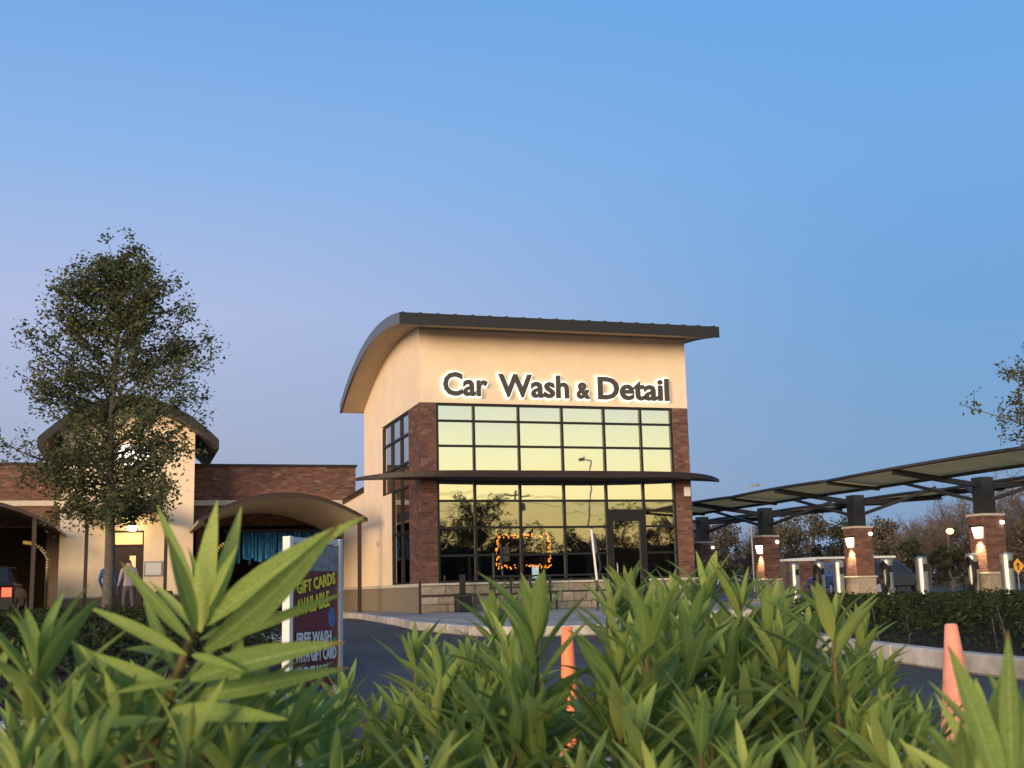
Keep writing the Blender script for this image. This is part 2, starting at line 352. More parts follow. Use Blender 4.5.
# forecourt in front of the main building
fc = [(-1.35, 12.6), (-1.4, 1.0), (-1.95, -6.2), (-2.3, -9.2), (-2.25, -13.3), (-1.7, -14.4), (-.6, -14.6), (.4, -13.8), (1.3, -10.2), (2.8, -8.6), (6, -8), (10.2, -8), (10.2, 9)]
mb = MB(); mb.prism(fc + [(8.3, 12.6)], -.02, .146); fco = struct(mb.build('forecourt', 'concrete'))
kerb_line(fc, fco)
from math import floor
def inside(p, poly):
    r = False; n = len(poly)
    for i in range(n):
        (x1, y1), (x2, y2) = poly[i], poly[(i + 1) % n]
        if (y1 > p[1]) != (y2 > p[1]) and p[0] < (x2 - x1) * (p[1] - y1) / (y2 - y1) + x1: r = not r
    return r
fin = inset_poly(fc + [(8.3, 12.6)], .25)
for i in range(-2, 7):
    for j in range(-11, 0):
        x0, y0 = i * 1.5, j * 1.5 + .25
        if all(inside((x, y), fin) for x in (x0, x0 + 1.5) for y in (y0, y0 + 1.5)):
            mb = MB(); mb.box((x0 + .006, y0 + .006, .12), (x0 + 1.494, y0 + 1.494, .154 + R.uniform(-.001, .001))); mb.build('paving_slab', 'concrete', fco, bevel=.006)
# apron in front of the wash bays and the tower
mb = MB(); mb.box((-15, 3.2, -.02), (-1.45, 14, .142)); struct(mb.build('bay_apron', 'concrete'))
# island with hedge on the right
isl = [(-1.75, -27.6), (-1.5, -25.6), (-1.22, -24.0), (-.93, -22.8), (-.47, -20.95), (.6, -18.4), (1.6, -15.85), (3.2, -13.6), (5.2, -12.0), (9.0, -11.3), (16, -11.2)]
mb = MB(); mb.prism(isl + [(16, -27.6)], -.02, .09); io = struct(mb.build('hedge_island', 'mulch')); kerb_line(isl, io, yellow=(8, 9))
# raised strip under the vacuum canopy
vs_ = [(12.9, -12.5), (15.7, -12.5), (15.7, 15), (12.9, 15)]
mb = MB(); mb.prism(vs_, -.02, .148); vo = struct(mb.build('vacuum_island', 'concrete')); kerb_line(vs_ + [vs_[0]], vo)
# tree bed on the left
tb = [(-13.5, -25.9), (-9.4, -26.1), (-7.75, -25.8), (-7.25, -25.1), (-6.8, -24.0), (-6.2, -22.4), (-5.75, -20.6), (-5.6, -16), (-5.7, -5.5), (-6.4, -4.4), (-13.5, -4.2)]
mb = MB(); mb.prism(tb, -.02, .09); to = struct(mb.build('tree_bed', 'mulch')); kerb_line(tb, to, wd=.2)
# pale concrete lane edge nearer the camera, and the shrub bed the camera stands in
cl = [(-16, -29.6), (-6.5, -29.3), (2, -28.7), (2, -28.2), (-1.9, -28.2), (-5.6, -26.6), (-16, -27.0)]
mb = MB(); mb.prism(cl, -.02, .006); struct(mb.build('concrete_gutter', 'concrete'))
sb = [(-16, -29.75), (-6.5, -29.45), (6, -28.6), (6, -40), (-16, -40)]
mb = MB(); mb.prism(sb, -.02, .08); so = struct(mb.build('shrub_bed', 'mulch')); kerb_line(sb[:3], so)

# ------------------------------------------------------------------ main building
W0, W1, XR, ZT, ZS, YB, YW, YL = .465, 7.706, 8.2075, 5.94, .935, 1.484, 5.43, 8.5
main = thing('car_wash_building', 'two storey cream stucco building with curved brown roof and wide window wall', 'building')
def roof_top(y):
    P = [(-1.19, 8.19), (.84, 8.45), (2.8, 8.49), (4.83, 8.29), (6.68, 7.86), (8.08, 7.28), (8.6, 6.98)]
    # smooth quartic through the measured profile (Lagrange on 5 of them)
    Q = [P[0], P[1], P[2], P[4], (8.6, 7.17)]; t = 0
    for i, (a, b) in enumerate(Q):
        k = b
        for j, (c, _) in enumerate(Q):
            if i != j: k *= (y - c) / (a - c)
        t += k
    return t
TH = .30
ys = [-1.19 + i * (8.62 + 1.19) / 28 for i in range(29)]
RX0, RX1 = -.82, 8.78
rf = MB(); nn = len(ys)
vs = [(x, y, z) for x in (RX0 + .02, RX1 - .02) for (y, z) in [(y, roof_top(y)) for y in ys] + [(y, roof_top(y) - TH + .02) for y in ys]]
fs = []
for i in range(nn - 1):
    a = i; b = 2 * nn + i
    fs += [(a, a + 1, b + 1, b), (nn + a, nn + b - 0, nn + b + 1, nn + a + 1)]
fs += [(0, 2 * nn, 3 * nn, nn), (nn - 1, 2 * nn - 1, 4 * nn - 1, 3 * nn - 1)]
rf.add(vs, fs); roof = rf.build('roof', 'roof_metal', main)
def rake(x0, x1):
    mb = MB(); n = len(ys)
    P = [(x, y, z) for x in (x0, x1) for (y, z) in [(y, roof_top(y) + .012) for y in ys] + [(y, roof_top(y) - TH) for y in ys]]
    F = []
    for i in range(n - 1):
        F += [(i, i + 1, n + i + 1, n + i), (2 * n + i, 3 * n + i, 3 * n + i + 1, 2 * n + i + 1), (i, 2 * n + i, 2 * n + i + 1, i + 1), (n + i, n + i + 1, 3 * n + i + 1, 3 * n + i)]
    F += [(0, n, 3 * n, 2 * n), (n - 1, 3 * n - 1, 4 * n - 1, 2 * n - 1)]
    return mb.add(P, F)
rake(RX0, RX0 + .06).build('rake_trim', 'rake_metal', roof); rake(RX1 - .06, RX1).build('rake_trim', 'rake_metal', roof)
mb = MB(); mb.box((RX0 + .004, -1.215, roof_top(-1.19) - TH - .01), (RX1 - .004, -1.185, roof_top(-1.19) + .015)); mb.build('fascia', 'roof_metal', roof)
mb = MB()
for i in range(nn - 1):
    y0, y1 = ys[i], ys[i + 1]; z0, z1 = roof_top(y0) - TH + .015, roof_top(y1) - TH + .015
    if i == 0: z0 = z0
    mb.add([(RX0 + .07, y0, z0), (RX0 + .07, y1, z1), (RX1 - .07, y1, z1), (RX1 - .07, y0, z0)], [(0, 1, 2, 3)])
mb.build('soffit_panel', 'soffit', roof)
for k in range(20):
    x = RX0 + .12 + k * (RX1 - RX0 - .24) / 19; mb = MB()
    for i in range(nn - 1):
        y0, y1 = ys[i], ys[i + 1]
        mb.add([(x + dx, y, roof_top(y) + dz) for y in (y0, y1) for dx, dz in ((-.014, 0), (-.014, .045), (.014, .045), (.014, 0))], [(0, 1, 5, 4), (1, 2, 6, 5), (2, 3, 7, 6)] + ([(3, 2, 1, 0)] if i == 0 else []))
    mb.build('seam_rib', 'roof_metal', roof)
# walls: 0.22 m thick
T = .22
def wtop(y): return roof_top(y) - TH + .02
mb = MB(); mb.ext([(0, 0, ZT), (XR, 0, ZT), (XR, 0, wtop(0)), (0, 0, wtop(0))], (0, T, 0)); mb.build('front_wall', 'stucco', main)
yy = [T + (YL - T) * i / 24 for i in range(25)]
mb = MB(); mb.ext([(0, T, ZT), (0, YL, ZT)][::1] + [(0, y, wtop(y)) for y in reversed(yy)], (T, 0, 0)); sw = mb.build('side_wall', 'stucco', main)
mb = MB(); mb.ext([(0, YW, ZS), (0, YL, ZS), (0, YL, ZT), (0, YW, ZT)], (T, 0, 0)); mb.build('side_wall', 'stucco', main)
YW2 = 4.05
mb = MB(); mb.ext([(0, YW2, ZS), (0, YW, ZS), (0, YW, 3.72), (0, YW2, 3.72)], (T, 0, 0)); mb.build('side_wall', 'stucco', main)
mb = MB(); mb.ext([(XR - T, T, .15), (XR - T, YL, .15)] + [(XR - T, y, wtop(y)) for y in reversed(yy)], (T, 0, 0)); mb.build('side_wall', 'stucco', main)
mb = MB(); mb.box((.01, YL - .2, .15), (XR - .01, YL, wtop(YL))); mb.build('back_wall', 'stucco', main)
# dark trim line where roof meets stucco
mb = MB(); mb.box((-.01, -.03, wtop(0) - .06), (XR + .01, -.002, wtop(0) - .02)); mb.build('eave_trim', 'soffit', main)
# brick piers
mb = MB(); mb.box((.004, .004, ZS), (W0, YB, ZT - .004)); pier = mb.build('brick_pier', 'mortar', main)
mb = MB(); bricks(mb, (.004, .004, 0), (1, 0, 0), (0, -1, 0), W0 - .004, ZS, ZT - .01); bricks(mb, (.004, .004, 0), (0, 1, 0), (-1, 0, 0), YB, ZS, ZT - .01)
stuff(mb.build('brick_courses', 'brick', pier))
mb = MB(); mb.box((W1, .004, .6), (XR - .004, .6, ZT - .004)); pier = mb.build('brick_pier', 'mortar', main)
mb = MB(); bricks(mb, (W1, .004, 0), (1, 0, 0), (0, -1, 0), XR - W1 - .004, ZS, ZT - .01); bricks(mb, (XR - .004, .6, 0), (0, -1, 0), (1, 0, 0), .596, ZS, ZT - .01)
stuff(mb.build('brick_courses', 'brick', pier))
# stone base: single blocks in front, rough aggregate on the side
DX0, DX1 = W0 + (W1 - W0) * .698, W0 + (W1 - W0) * .859
mb = MB(); mb.box((.03, .03, .1), (DX0 - .05, T, .86)); mb.box((DX1 + .05, .03, .1), (XR - .03, T, .86)); base = mb.build('stone_base', 'mortar', main)
for (a, b) in ((-.02, DX0 - .05), (DX1 + .05, XR + .02)):
    for r, (z0, z1) in enumerate(((.15, .36), (.36, .62), (.62, .872))):
        x = a
        while x < b - .05:
            wdt = R.uniform(.32, .75); x1 = min(b, x + wdt)
            if b - x1 < .2: x1 = b
            mb = MB(); pr = R.uniform(.02, .05); mb.box((x + .006, -pr, z0 + .006), (x1 - .006, .05, z1 - .006)); mb.build('stone', 'stone', base, bevel=.015); x = x1
for a, b in ((-.07, DX0 - .05), (DX1 + .05, XR + .07)):
    mb = MB(); mb.box((a, -.085, .875), (b, .3, ZS)); mb.build('sill_cap', 'stone_cap', base, bevel=.008)
mb = MB(); mb.box((-.03, .31, .1), (T, 12.9, .84)); mb.build('aggregate_base', 'aggregate', main)
mb = MB(); mb.box((-.07, .31, .84), (.1, 12.9, ZS)); mb.build('sill_cap', 'stone_cap', main, bevel=.008)
# low annex wall behind with sloped brown coping
mb = MB(); mb.ext([(0, YL, ZS), (0, 12.9, ZS), (0, 12.9, 4.02), (0, YL, 4.12)], (T, 0, 0)); mb.build('annex_wall', 'stucco', main)
mb = MB(); mb.ext([(-.06, YL, 4.12), (-.06, 12.95, 4.02), (-.06, 12.95, 4.20), (-.06, YL, 4.30)], (.36, 0, 0)); mb.build('coping', 'awning_metal', main)
# window wall
cols = [W0 + (W1 - W0) * u for u in (0, .152, .336, .518, .698, .859, 1)]
rows = [ZS, 1.68, 2.44, 3.19, 3.94, 4.73, 5.44, ZT]
def frame_bar(a, b, par, name='mullion'): return MB().box(a, b).build(name, 'bronze', par)
wf = MB(); wf.box((W0, .05, ZT - .07), (W1, .15, ZT - .004)); win = wf.build('window_wall', 'bronze', main)
for i, x in enumerate(cols):
    h = .035 if 0 < i < 6 else .045
    x0, x1 = (x - h, x + h) if 0 < i < 6 else ((x, x + .07) if i == 0 else (x - .07, x))
    frame_bar((x0, .03, ZS if i not in (4, 5) else .15), (x1, .14, ZT - .07), win)
for j, z in enumerate(rows[:-1]):
    for i in range(6):
        if i == 4 and z < 3: continue
        frame_bar((cols[i] + .03, .034, z - (.03 if j else 0)), (cols[i + 1] - .03, .136, z + (.03 if j else .06)), win)
frame_bar((DX0 + .03, .034, 2.86), (DX1 - .03, .136, 2.93), win)
def pane(x0, x1, z0, z1, m, par=win, y=.085):
    me = MB().box((-(x1 - x0) / 2, 0, -(z1 - z0) / 2), ((x1 - x0) / 2, .008, (z1 - z0) / 2)).mesh('pane', m)
    o = ob('pane', me, par); o.location = ((x0 + x1) / 2, y, (z0 + z1) / 2); o.rotation_euler = (R.uniform(-.0035, .0035), 0, R.uniform(-.0035, .0035)); return o
for i in range(6):
    for j in range(7):
        if i == 4 and j < 3: continue
        pane(cols[i] + .02, cols[i + 1] - .02, rows[j] + .01, rows[j + 1] - .01, 'glass_upper' if j >= 3 else 'glass_lower')
pane(DX0 + .02, DX1 - .02, 2.91, 3.19, 'glass_lower')
# door
dr = MB(); dr.box((DX0 + .035, .02, .16), (DX0 + .17, .12, 2.855)); dr.box((DX1 - .17, .02, .16), (DX1 - .035, .12, 2.855)); dr.box((DX0 + .17, .02, 2.60), (DX1 - .17, .12, 2.855)); dr.box((DX0 + .17, .02, .16), (DX1 - .17, .12, .42))
door = dr.build('glass_door', 'bronze', win); pane(DX0 + .165, DX1 - .165, .41, 2.61, 'glass_lower', door, .07)
mb = MB(); mb.tube([(DX0 + .22, .0, .95), (DX0 + .22, -.05, 1.0), (DX0 + .22, -.05, 1.35), (DX0 + .22, .0, 1.4)], .014, 8); mb.build('handle', 'alu', door)
# side windows
sd = MB(); sd.box((.05, YB, ZT - .06), (.14, YW, ZT - .004)); swn = sd.build('side_window', 'bronze', main)
sc = [YB + .0, YB + 1.26, YB + 2.6, YW]
for y in sc: frame_bar((.03, y - (.03 if y != YB else 0), 3.72 if y > YW2 else ZS), (.14, y + (.03 if y not in (YW,) else 0), ZT - .06), swn)
for z in (5.28, 4.45, 3.75):
    frame_bar((.034, YB + .01, z - .03), (.136, YW - .03, z + .03), swn)
frame_bar((.034, YB + .01, ZS), (.136, YW2, ZS + .05), swn); frame_bar((.036, YB + .01, 2.4), (.13, YW2, 2.45), swn); frame_bar((.03, YW2 - .06, ZS), (.14, YW2, 3.72), swn)
def pane_x(y0, y1, z0, z1, m):
    me = MB().box((0, -(y1 - y0) / 2, -(z1 - z0) / 2), (.008, (y1 - y0) / 2, (z1 - z0) / 2)).mesh('pane', m)
    o = ob('pane', me, swn); o.location = (.085, (y0 + y1) / 2, (z0 + z1) / 2)
zz = [3.75, 4.45, 5.28, ZT]
for k in range(3):
    for q in range(3): pane_x(sc[k] + .02, sc[k + 1] - .02, zz[q] + .02, zz[q + 1] - .02, 'glass_upper')
pane_x(YB + .02, (YB + YW2) / 2, 2.43, 3.72, 'glass_lower'); pane_x((YB + YW2) / 2 + .01, YW2 - .02, 2.43, 3.72, 'glass_lower')
pane_x(YB + .02, YW2 - .02, ZS + .03, 2.41, 'glass_lower')
# interior
mb = MB(); mb.box((T, T, .12), (XR - T, YL - .2, .165)); mb.box((.62, .3, 3.80), (XR - T - .02, YL - .25, 3.92)); mb.box((T + .01, YL - .28, .165), (XR - T - .01, YL - .21, 3.8)); mb.box((W0 + .05, 3.0, 3.92), (XR - T - .02, 3.1, 7.6)); mb.build('interior', 'interior', main)
mb = MB(); mb.box((.8, 5.2, .165), (4.2, 5.8, 1.15)); mb.box((.75, 5.15, 1.15), (4.25, 5.85, 1.2)); mb.build('counter', 'interior_light', main)
# sun shade blade with pointed swept ends
pl = [];
N_ = 40
for i in range(N_ + 1):
    t = i / N_; x = -1.78 + t * (9.22 + 1.78); s = abs(2 * t - 1); pl.append((x, -1.15 + 1.3 * s ** 5))
mb = MB(); top = [(x, y, 3.93 - .10 * abs(2 * i / N_ - 1) ** 8) for i, (x, y) in enumerate(pl)]; n = len(pl)
backs = [(x, .16 if (x < 0 or x > XR) else -.02) for x, _ in pl]
P = top + [(x, y, z - .09 - .10 * (1 - abs(2 * i / N_ - 1) ** 3)) for i, (x, y, z) in enumerate(top)] + [(x, y, 3.93 - .10 * abs(2 * i / N_ - 1) ** 8) for i, (x, y) in enumerate(backs)] + [(x, y, 3.93 - .09 - .10 * abs(2 * i / N_ - 1) ** 8 - .10 * (1 - abs(2 * i / N_ - 1) ** 3)) for i, (x, y) in enumerate(backs)]
F = []
for i in range(n - 1): F += [(i, i + 1, n + i + 1, n + i), (i, 2 * n + i, 2 * n + i + 1, i + 1), (n + i, n + i + 1, 3 * n + i + 1, 3 * n + i), (2 * n + i, 3 * n + i, 3 * n + i + 1, 2 * n + i + 1)]
F += [(0, n, 3 * n, 2 * n), (n - 1, 3 * n - 1, 4 * n - 1, 2 * n - 1)]
mb.add(P, F); shade = mb.build('sun_shade', 'awning_metal', main)
# small security lamp on the right pier
mb = MB(); mb.box((7.95, -.10, 3.30), (8.15, -.004, 3.58)); o = mb.build('wall_lamp', 'white_paint', None, bevel=.02); tag(o, 'small white lamp box on right brick pier under the sun shade', 'lamp')

MB().box((-.03, 5.9, 2.2), (-.002, 6.25, 2.34)).build('wall_vent', 'stone_cap', main, bevel=.006)
# ------------------------------------------------------------------ lettering
def text_mesh(body, size, off=0.0, extrude=.02, name='letter', m='sign_dark', res=3, shear=0.0):
    cu = bpy.data.curves.new('t', 'FONT'); cu.body = body; cu.size = size; cu.offset = off; cu.extrude = extrude; cu.resolution_u = res; cu.shear = shear
    o = bpy.data.objects.new('t', cu); COL.objects.link(o); dg = bpy.context.evaluated_depsgraph_get(); dg.update()
    me = bpy.data.meshes.new_from_object(o.evaluated_get(dg)); me.name = name; me.materials.clear(); me.materials.append(M[m])
    wd = max((v.co.x for v in me.vertices), default=0); x0 = min((v.co.x for v in me.vertices), default=0)
    bpy.data.objects.remove(o); bpy.data.curves.remove(cu); return me, x0, wd
sgn = thing('wall_lettering', 'dark halo lit letters reading Car Wash & Detail above the windows', 'sign', (0, 0, 0))
SZ = .90
for word, pxa, pxb, k in (('Car', 443.2, 488.0, 1), ('Wash', 498.5, 569.0, 1), ('&', 576.5, 590.5, .72), ('Detail', 598.0, 669.0, 1)):
    X0, X1 = atY(pxa, 392, -.13).x, atY(pxb, 392, -.13).x
    _, fx0, fw = text_mesh(word, SZ * k, .026); sx_ = (X1 - X0) / (fw - fx0)
    for i, ch in enumerate(word):
        _, _, wp = text_mesh(word[:i + 1], SZ * k, .026); me, a, b = text_mesh(ch, SZ * k, .026, .03)
        o = ob('letter', me, sgn); o.rotation_euler = (math.pi / 2, 0, 0); o.location = (X0 + (wp - fx0 - b) * sx_, -.13, 6.155); o.scale = (sx_, 1, 1)
        h, _, _ = text_mesh(ch, SZ * k, .026, .0, 'halo', 'halo'); hv = [v.co.copy() for v in h.vertices]; hf = [tuple(p_.vertices) for p_ in h.polygons]; hm = MB()
        for q in range(14): hm.add([v + V((.052 * math.cos(q * math.tau / 14) / sx_, .052 * math.sin(q * math.tau / 14), .0007 * q)) for v in hv], hf)
        ho = hm.build('halo', 'halo', o); ho.location = (0, 0, -.085 + .011 * (i % 2))

# ------------------------------------------------------------------ things seen through the window
st = thing('string_lights', 'rectangle of warm orange string lights glowing behind the lower window', 'string lights', (3.1, .5, 1.3))
mb = MB(); rw = []
x0, x1, z0, z1 = -.78, .78, .05, .92
path = [(x0 + (x1 - x0) * i / 26, z1) for i in range(27)] + [(x1, z1 - (z1 - z0) * i / 15) for i in range(1, 16)] + [(x1 - (x1 - x0) * i / 26, z0) for i in range(1, 27)] + [(x0, z0 + (z1 - z0) * i / 15) for i in range(1, 16)]
MB().tube([(x, 0, z) for x, z in path], .006, 4).build('wire', 'black_metal', st)
for x, z in path:
    for q in range(2):
        if R.random() < .2 or (z == z0 and -.25 < x < .1): continue
        mb.lathe((x + R.uniform(-.05, .05), R.uniform(-.02, .02), z + R.uniform(-.06, .06)), [(.004, -.02), (.02, -.006), (.016, .014), (.003, .026)], 6)
stuff(mb.build('bulbs', 'bulb', st, smooth=True))
mb = MB(); mb.box((2.4, .62, 1.40), (3.85, .66, 2.16)); tag(mb.build('wall_screen', 'black_metal', None), 'dark panel framed by string lights inside the window', 'screen')
sc_ = thing('desk_monitor', 'small bright white monitor below the string lights inside', 'monitor', (3.52, .75, .166))
MB().box((-.1, -.01, .85), (.1, .01, 1.22)).build('display', 'screen', sc_); MB().box((-.02, .011, .0), (.02, .05, 1.1)).build('stand', 'black_metal', sc_); MB().box((-.15, -.1, 0), (.15, .1, .02)).build('foot', 'black_metal', sc_)

# ------------------------------------------------------------------ wing with wash bays, brick parapet
YF = 12.7
wing = thing('brick_wing', 'low brick wing with wash bays behind the tower and canopies', 'building', (0, 0, 0))
ZP = 5.42
def wall_box(a, b, name='wall', m='mortar'): return MB().box(a, b).build(name, m, wing)
wall_box((-16, YF, 3.25), (.45, YF + .3, ZP)); wall_box((-5.35, YF, .15), (-4.9, YF + .3, 3.25)); wall_box((-.15, YF, .15), (.45, YF + .3, 3.25)); wall_box((-10.4, YF, .15), (-9.6, YF + .3, 3.25))
wall_box((.15, YF + .3, .15), (.45, 22, ZP)); wall_box((-16, 22, .15), (.45, 22.3, ZP)); wall_box((-16, YF + .3, 3.9), (.15, 22, 4.1), 'ceiling', 'interior'); wall_box((-16, 14, .02), (.15, 22, .147), 'bay_floor', 'asphalt')
wall_box((-16.3, YF, .15), (-16, 22.3, ZP)); wall_box((-8, YF + .3, .15), (-7.8, 22, 3.9), 'partition', 'interior')
mb = MB(); bricks(mb, (-16, YF, 0), (1, 0, 0), (0, -1, 0), 6.2, 4.18, ZP); bricks(mb, (-5.6, YF, 0), (1, 0, 0), (0, -1, 0), 6.05, 4.18, ZP)
bricks(mb, (-5.4, YF, 0), (1, 0, 0), (0, -1, 0), 5.85, 3.25, 3.98); bricks(mb, (-12, YF, 0), (1, 0, 0), (0, -1, 0), 2.4, 3.25, 3.98); stuff(mb.build('brick_courses', 'brick', wing))
MB().box((-16, YF - .06, 3.985), (.46, YF - .002, 4.175)).build('band_course', 'stone_cap', wing, bevel=.01)
MB().box((-16.35, YF - .06, ZP), (.5, YF + .36, ZP + .09)).build('coping', 'roof_metal', wing)
# little white roof vent seen over the parapet
vt = thing('roof_vent', 'small white vent cap peeking over the brick parapet', 'vent', (-.75, 15, ZP - .3)); MB().lathe((0, 0, 0), [(.07, 0), (.07, .45)], 10).build('pipe', 'galv', vt); MB().lathe((0, 0, .45), [(.13, 0), (.1, .1), (.02, .14)], 10).build('cap', 'white_paint', vt)
# wash brushes hanging in the bay
for k in range(7):
    x = -4.3 + k * .55; mb = MB()
    for q in range(6):
        a = x + R.uniform(-.04, .04) + q * .085; zt_ = 2.98; zb = 1.95 + R.uniform(-.12, .12)
        mb.add([(a, 12.45 + R.uniform(-.1, .1), zt_), (a + .08, 12.45, zt_), (a + .08 + R.uniform(-.02, .02), 12.45 + R.uniform(-.1, .1), zb), (a, 12.45, zb)], [(0, 1, 2, 3)])
    mb2 = MB(); mb2.v = mb.v; mb2.f = mb.f
    o = mb2.build('wash_curtain', 'blue_brush', None); sm = o.modifiers.new('s', 'SOLIDIFY'); sm.thickness = .01
    tag(o, 'blue cloth wash curtain strips hanging in the right wash bay', 'wash curtain', 'blue wash curtains hanging in the bay')
l = MB().box((-4.4, 12.38, 2.99), (-.3, 12.52, 3.1)).build('curtain_rail', 'steel_black', None); tag(l, 'dark rail carrying the blue wash curtains in the bay', 'rail')
# arched bay canopies
def arch_canopy(name, x0, x1, y0, y1, ze, za, label, th=.09, posts=(), m2='canopy_soffit'):
    t = thing(name, label, 'canopy', ((x0 + x1) / 2, y0, 0.146)); cx = (x0 + x1) / 2; n = 24
    xs = [x0 + (x1 - x0) * i / n for i in range(n + 1)]
    def zf(x): u = (x - cx) / ((x1 - x0) / 2); return ze + (za - ze) * (1 - u * u) - .146
    def sheet(dz0, dz1, ya, yb):
        mb = MB(); P = []
        for x in xs: P += [(x - cx, ya - y0, zf(x) + dz0), (x - cx, yb - y0, zf(x) + dz0), (x - cx, yb - y0, zf(x) + dz1), (x - cx, ya - y0, zf(x) + dz1)]
        F = []
        for i in range(n):
            a = i * 4; b = a + 4; F += [(a, b, b + 1, a + 1), (a + 1, b + 1, b + 2, a + 2), (a + 2, b + 2, b + 3, a + 3), (a + 3, b + 3, b, a)]
        F += [(0, 1, 2, 3), (4 * n + 3, 4 * n + 2, 4 * n + 1, 4 * n)]
        return mb.add(P, F)
    sheet(-th + .01, -.012, y0 + .05, y1).build('soffit', m2, t); sheet(-.01, .02, y0 - .05, y1).build('metal_sheet', 'brown_paint', t)
    sheet(-th, -.012, y0 - .03, y0 + .045).build('edge_trim', 'brown_paint', t)
    for (px, py) in posts:
        MB().box((px - cx - .055, py - y0 - .055, 0), (px - cx + .055, py - y0 + .055, zf(px) - th)).build('post', 'brown_paint', t)
    return t
arch_canopy('bay_canopy', -5.7, -.62, 4.6, YF, 2.98, 3.78, 'brown arched canopy over right wash bay beside the main building', posts=((-.82, 4.9), (-5.45, 4.9)))
arch_canopy('bay_canopy', -15.2, -9.66, 4.6, YF, 2.86, 3.66, 'brown arched canopy over left wash bay at the photo edge', posts=((-10.25, 4.9), (-14.9, 4.9)), m2='brown_paint')
# striped hose arches at the bay mouths
def hose_arch(x, y, h, label, flip=1):
    pts = [(0, 0, h * i / 10) for i in range(9)] + [(-flip * .08, 0, h * .86), (-flip * .25, 0, h * .95), (-flip * .5, 0, h), (-flip * .75, 0, h * 1.02)]
    t = thing('striped_guide_post', label, 'guide post', (x, y, .146)); MB().tube(pts, .06, 10).build('pipe', 'caution', t, smooth=True)
    for k in range(len(pts) * 3 - 6):
        u = k / 3; i = int(u); f = u - i; p = V(pts[i]).lerp(V(pts[i + 1]), f); d = (V(pts[i + 1]) - V(pts[i])).normalized()
        tl = (d + V((.5, 0, 0) if abs(d.z) > .5 else (0, 0, .5))).normalized() * .028
        if k % 1 == 0: MB().tube([p - tl, p + tl], .066, 10).build('stripe', 'black_metal', t)
hose_arch(-10.05, 8.2, 2.35, 'yellow and black bent guide post at left wash bay mouth'); hose_arch(-5.0, 8.2, 2.35, 'yellow and black bent guide post at right wash bay mouth', -1)

# ------------------------------------------------------------------ entrance tower
TX0, TX1, TY = -9.86, -5.56, 10.5; TC = (TX0 + TX1) / 2
tow = thing('entrance_tower', 'cream stucco entrance tower with arched roof behind the left tree', 'building', (0, 0, 0))
def tz(x): u = (x - TC) / 2.85; return 6.05 + 1.42 * (1 - u * u)
n = 20; xs = [TX0 + (TX1 - TX0) * i / n for i in range(n + 1)]
DRX0, DRX1 = -8.17, -7.17
mb = MB(); mb.ext([(TX0, TY, 3.0), (TX1, TY, 3.0)] + [(x, TY, tz(x) - .33) for x in reversed(xs)], (0, .25, 0)); mb.build('wall', 'stucco', tow)
MB().box((TX0, TY, ZS - .1), (DRX0, TY + .25, 3.0)).build('wall', 'stucco', tow); MB().box((DRX1, TY, ZS - .1), (TX1, TY + .25, 3.0)).build('wall', 'stucco', tow)
for x in (TX0, TX1 - .25): MB().box((x + .003, TY + .25, .15), (x + .247, 16, 6.2)).build('wall', 'stucco', tow)
for a, b in ((TX0 - .04, DRX0 - .02), (DRX1 + .02, TX1 + .04)):
    MB().box((a, TY - .05, .1), (b, TY + .2, ZS - .17)).build('stone_base', 'aggregate', tow); MB().box((a - .02, TY - .08, ZS - .17), (b, TY + .2, ZS - .1)).build('sill_cap', 'stone_cap', tow, bevel=.008)
xs2 = [TC - 2.9 + 5.8 * i / n for i in range(n + 1)]
mb = MB(); P = []
for x in xs2: P += [(x, TY - 1.0, tz(x) - .32), (x, 16.2, tz(x) - .32), (x, 16.2, tz(x)), (x, TY - 1.0, tz(x))]
F = []
for i in range(n): a = 4 * i; b = a + 4; F += [(a, b, b + 1, a + 1), (a + 1, b + 1, b + 2, a + 2), (a + 2, b + 2, b + 3, a + 3), (a + 3, b + 3, b, a)]
mb.add(P, F + [(0, 1, 2, 3), (4 * n + 3, 4 * n + 2, 4 * n + 1, 4 * n)]); mb.build('roof', 'roof_metal', tow)
MB().box((DRX0, TY + .05, 2.48), (DRX1, TY + .2, 2.53)).build('transom_bar', 'brown_paint', tow)
fr = MB(); fr.box((DRX0, TY + .04, 2.93), (DRX1, TY + .2, 3.0)); fr.box((DRX0, TY + .04, 2.53), (DRX0 + .05, TY + .2, 2.93)); fr.box((DRX1 - .05, TY + .04, 2.53), (DRX1, TY + .2, 2.93)); tw = fr.build('transom_window', 'brown_paint', tow)
MB().box((DRX0 + .05, TY + .1, 2.53), (DRX1 - .05, TY + .11, 2.93)).build('pane', 'lit_window', tw)
dr = MB(); dr.box((DRX0 + .01, TY + .08, .155), (DRX1 - .01, TY + .13, 2.47)); d2 = dr.build('door', 'brown_paint', tow)
MB().box((-7.62, TY + .06, 1.75), (-7.42, TY + .075, 2.15)).build('pane', 'lit_window', d2); MB().box((-7.32, TY + .03, 1.1), (-7.27, TY + .075, 1.25)).build('handle', 'alu', d2)
arch_canopy('porch_canopy', -9.02, -6.44, 8.6, TY - .004, 3.30, 3.98, 'small arched porch canopy over the lit entrance door', posts=((-8.95, 8.7), (-6.5, 8.7)))
pl_ = thing('porch_lamp', 'glowing lamp above the entrance door behind tree trunk', 'lamp', (-7.55, TY - .14, 3.1)); MB().box((-.12, .08, -.06), (.12, .135, .12)).build('bracket', 'black_metal', pl_)
MB().lathe((0, 0, -.05), [(.03, -.09), (.15, -.05), (.19, .03), (.12, .09)], 16).build('globe', 'porch_lamp', pl_, smooth=True)
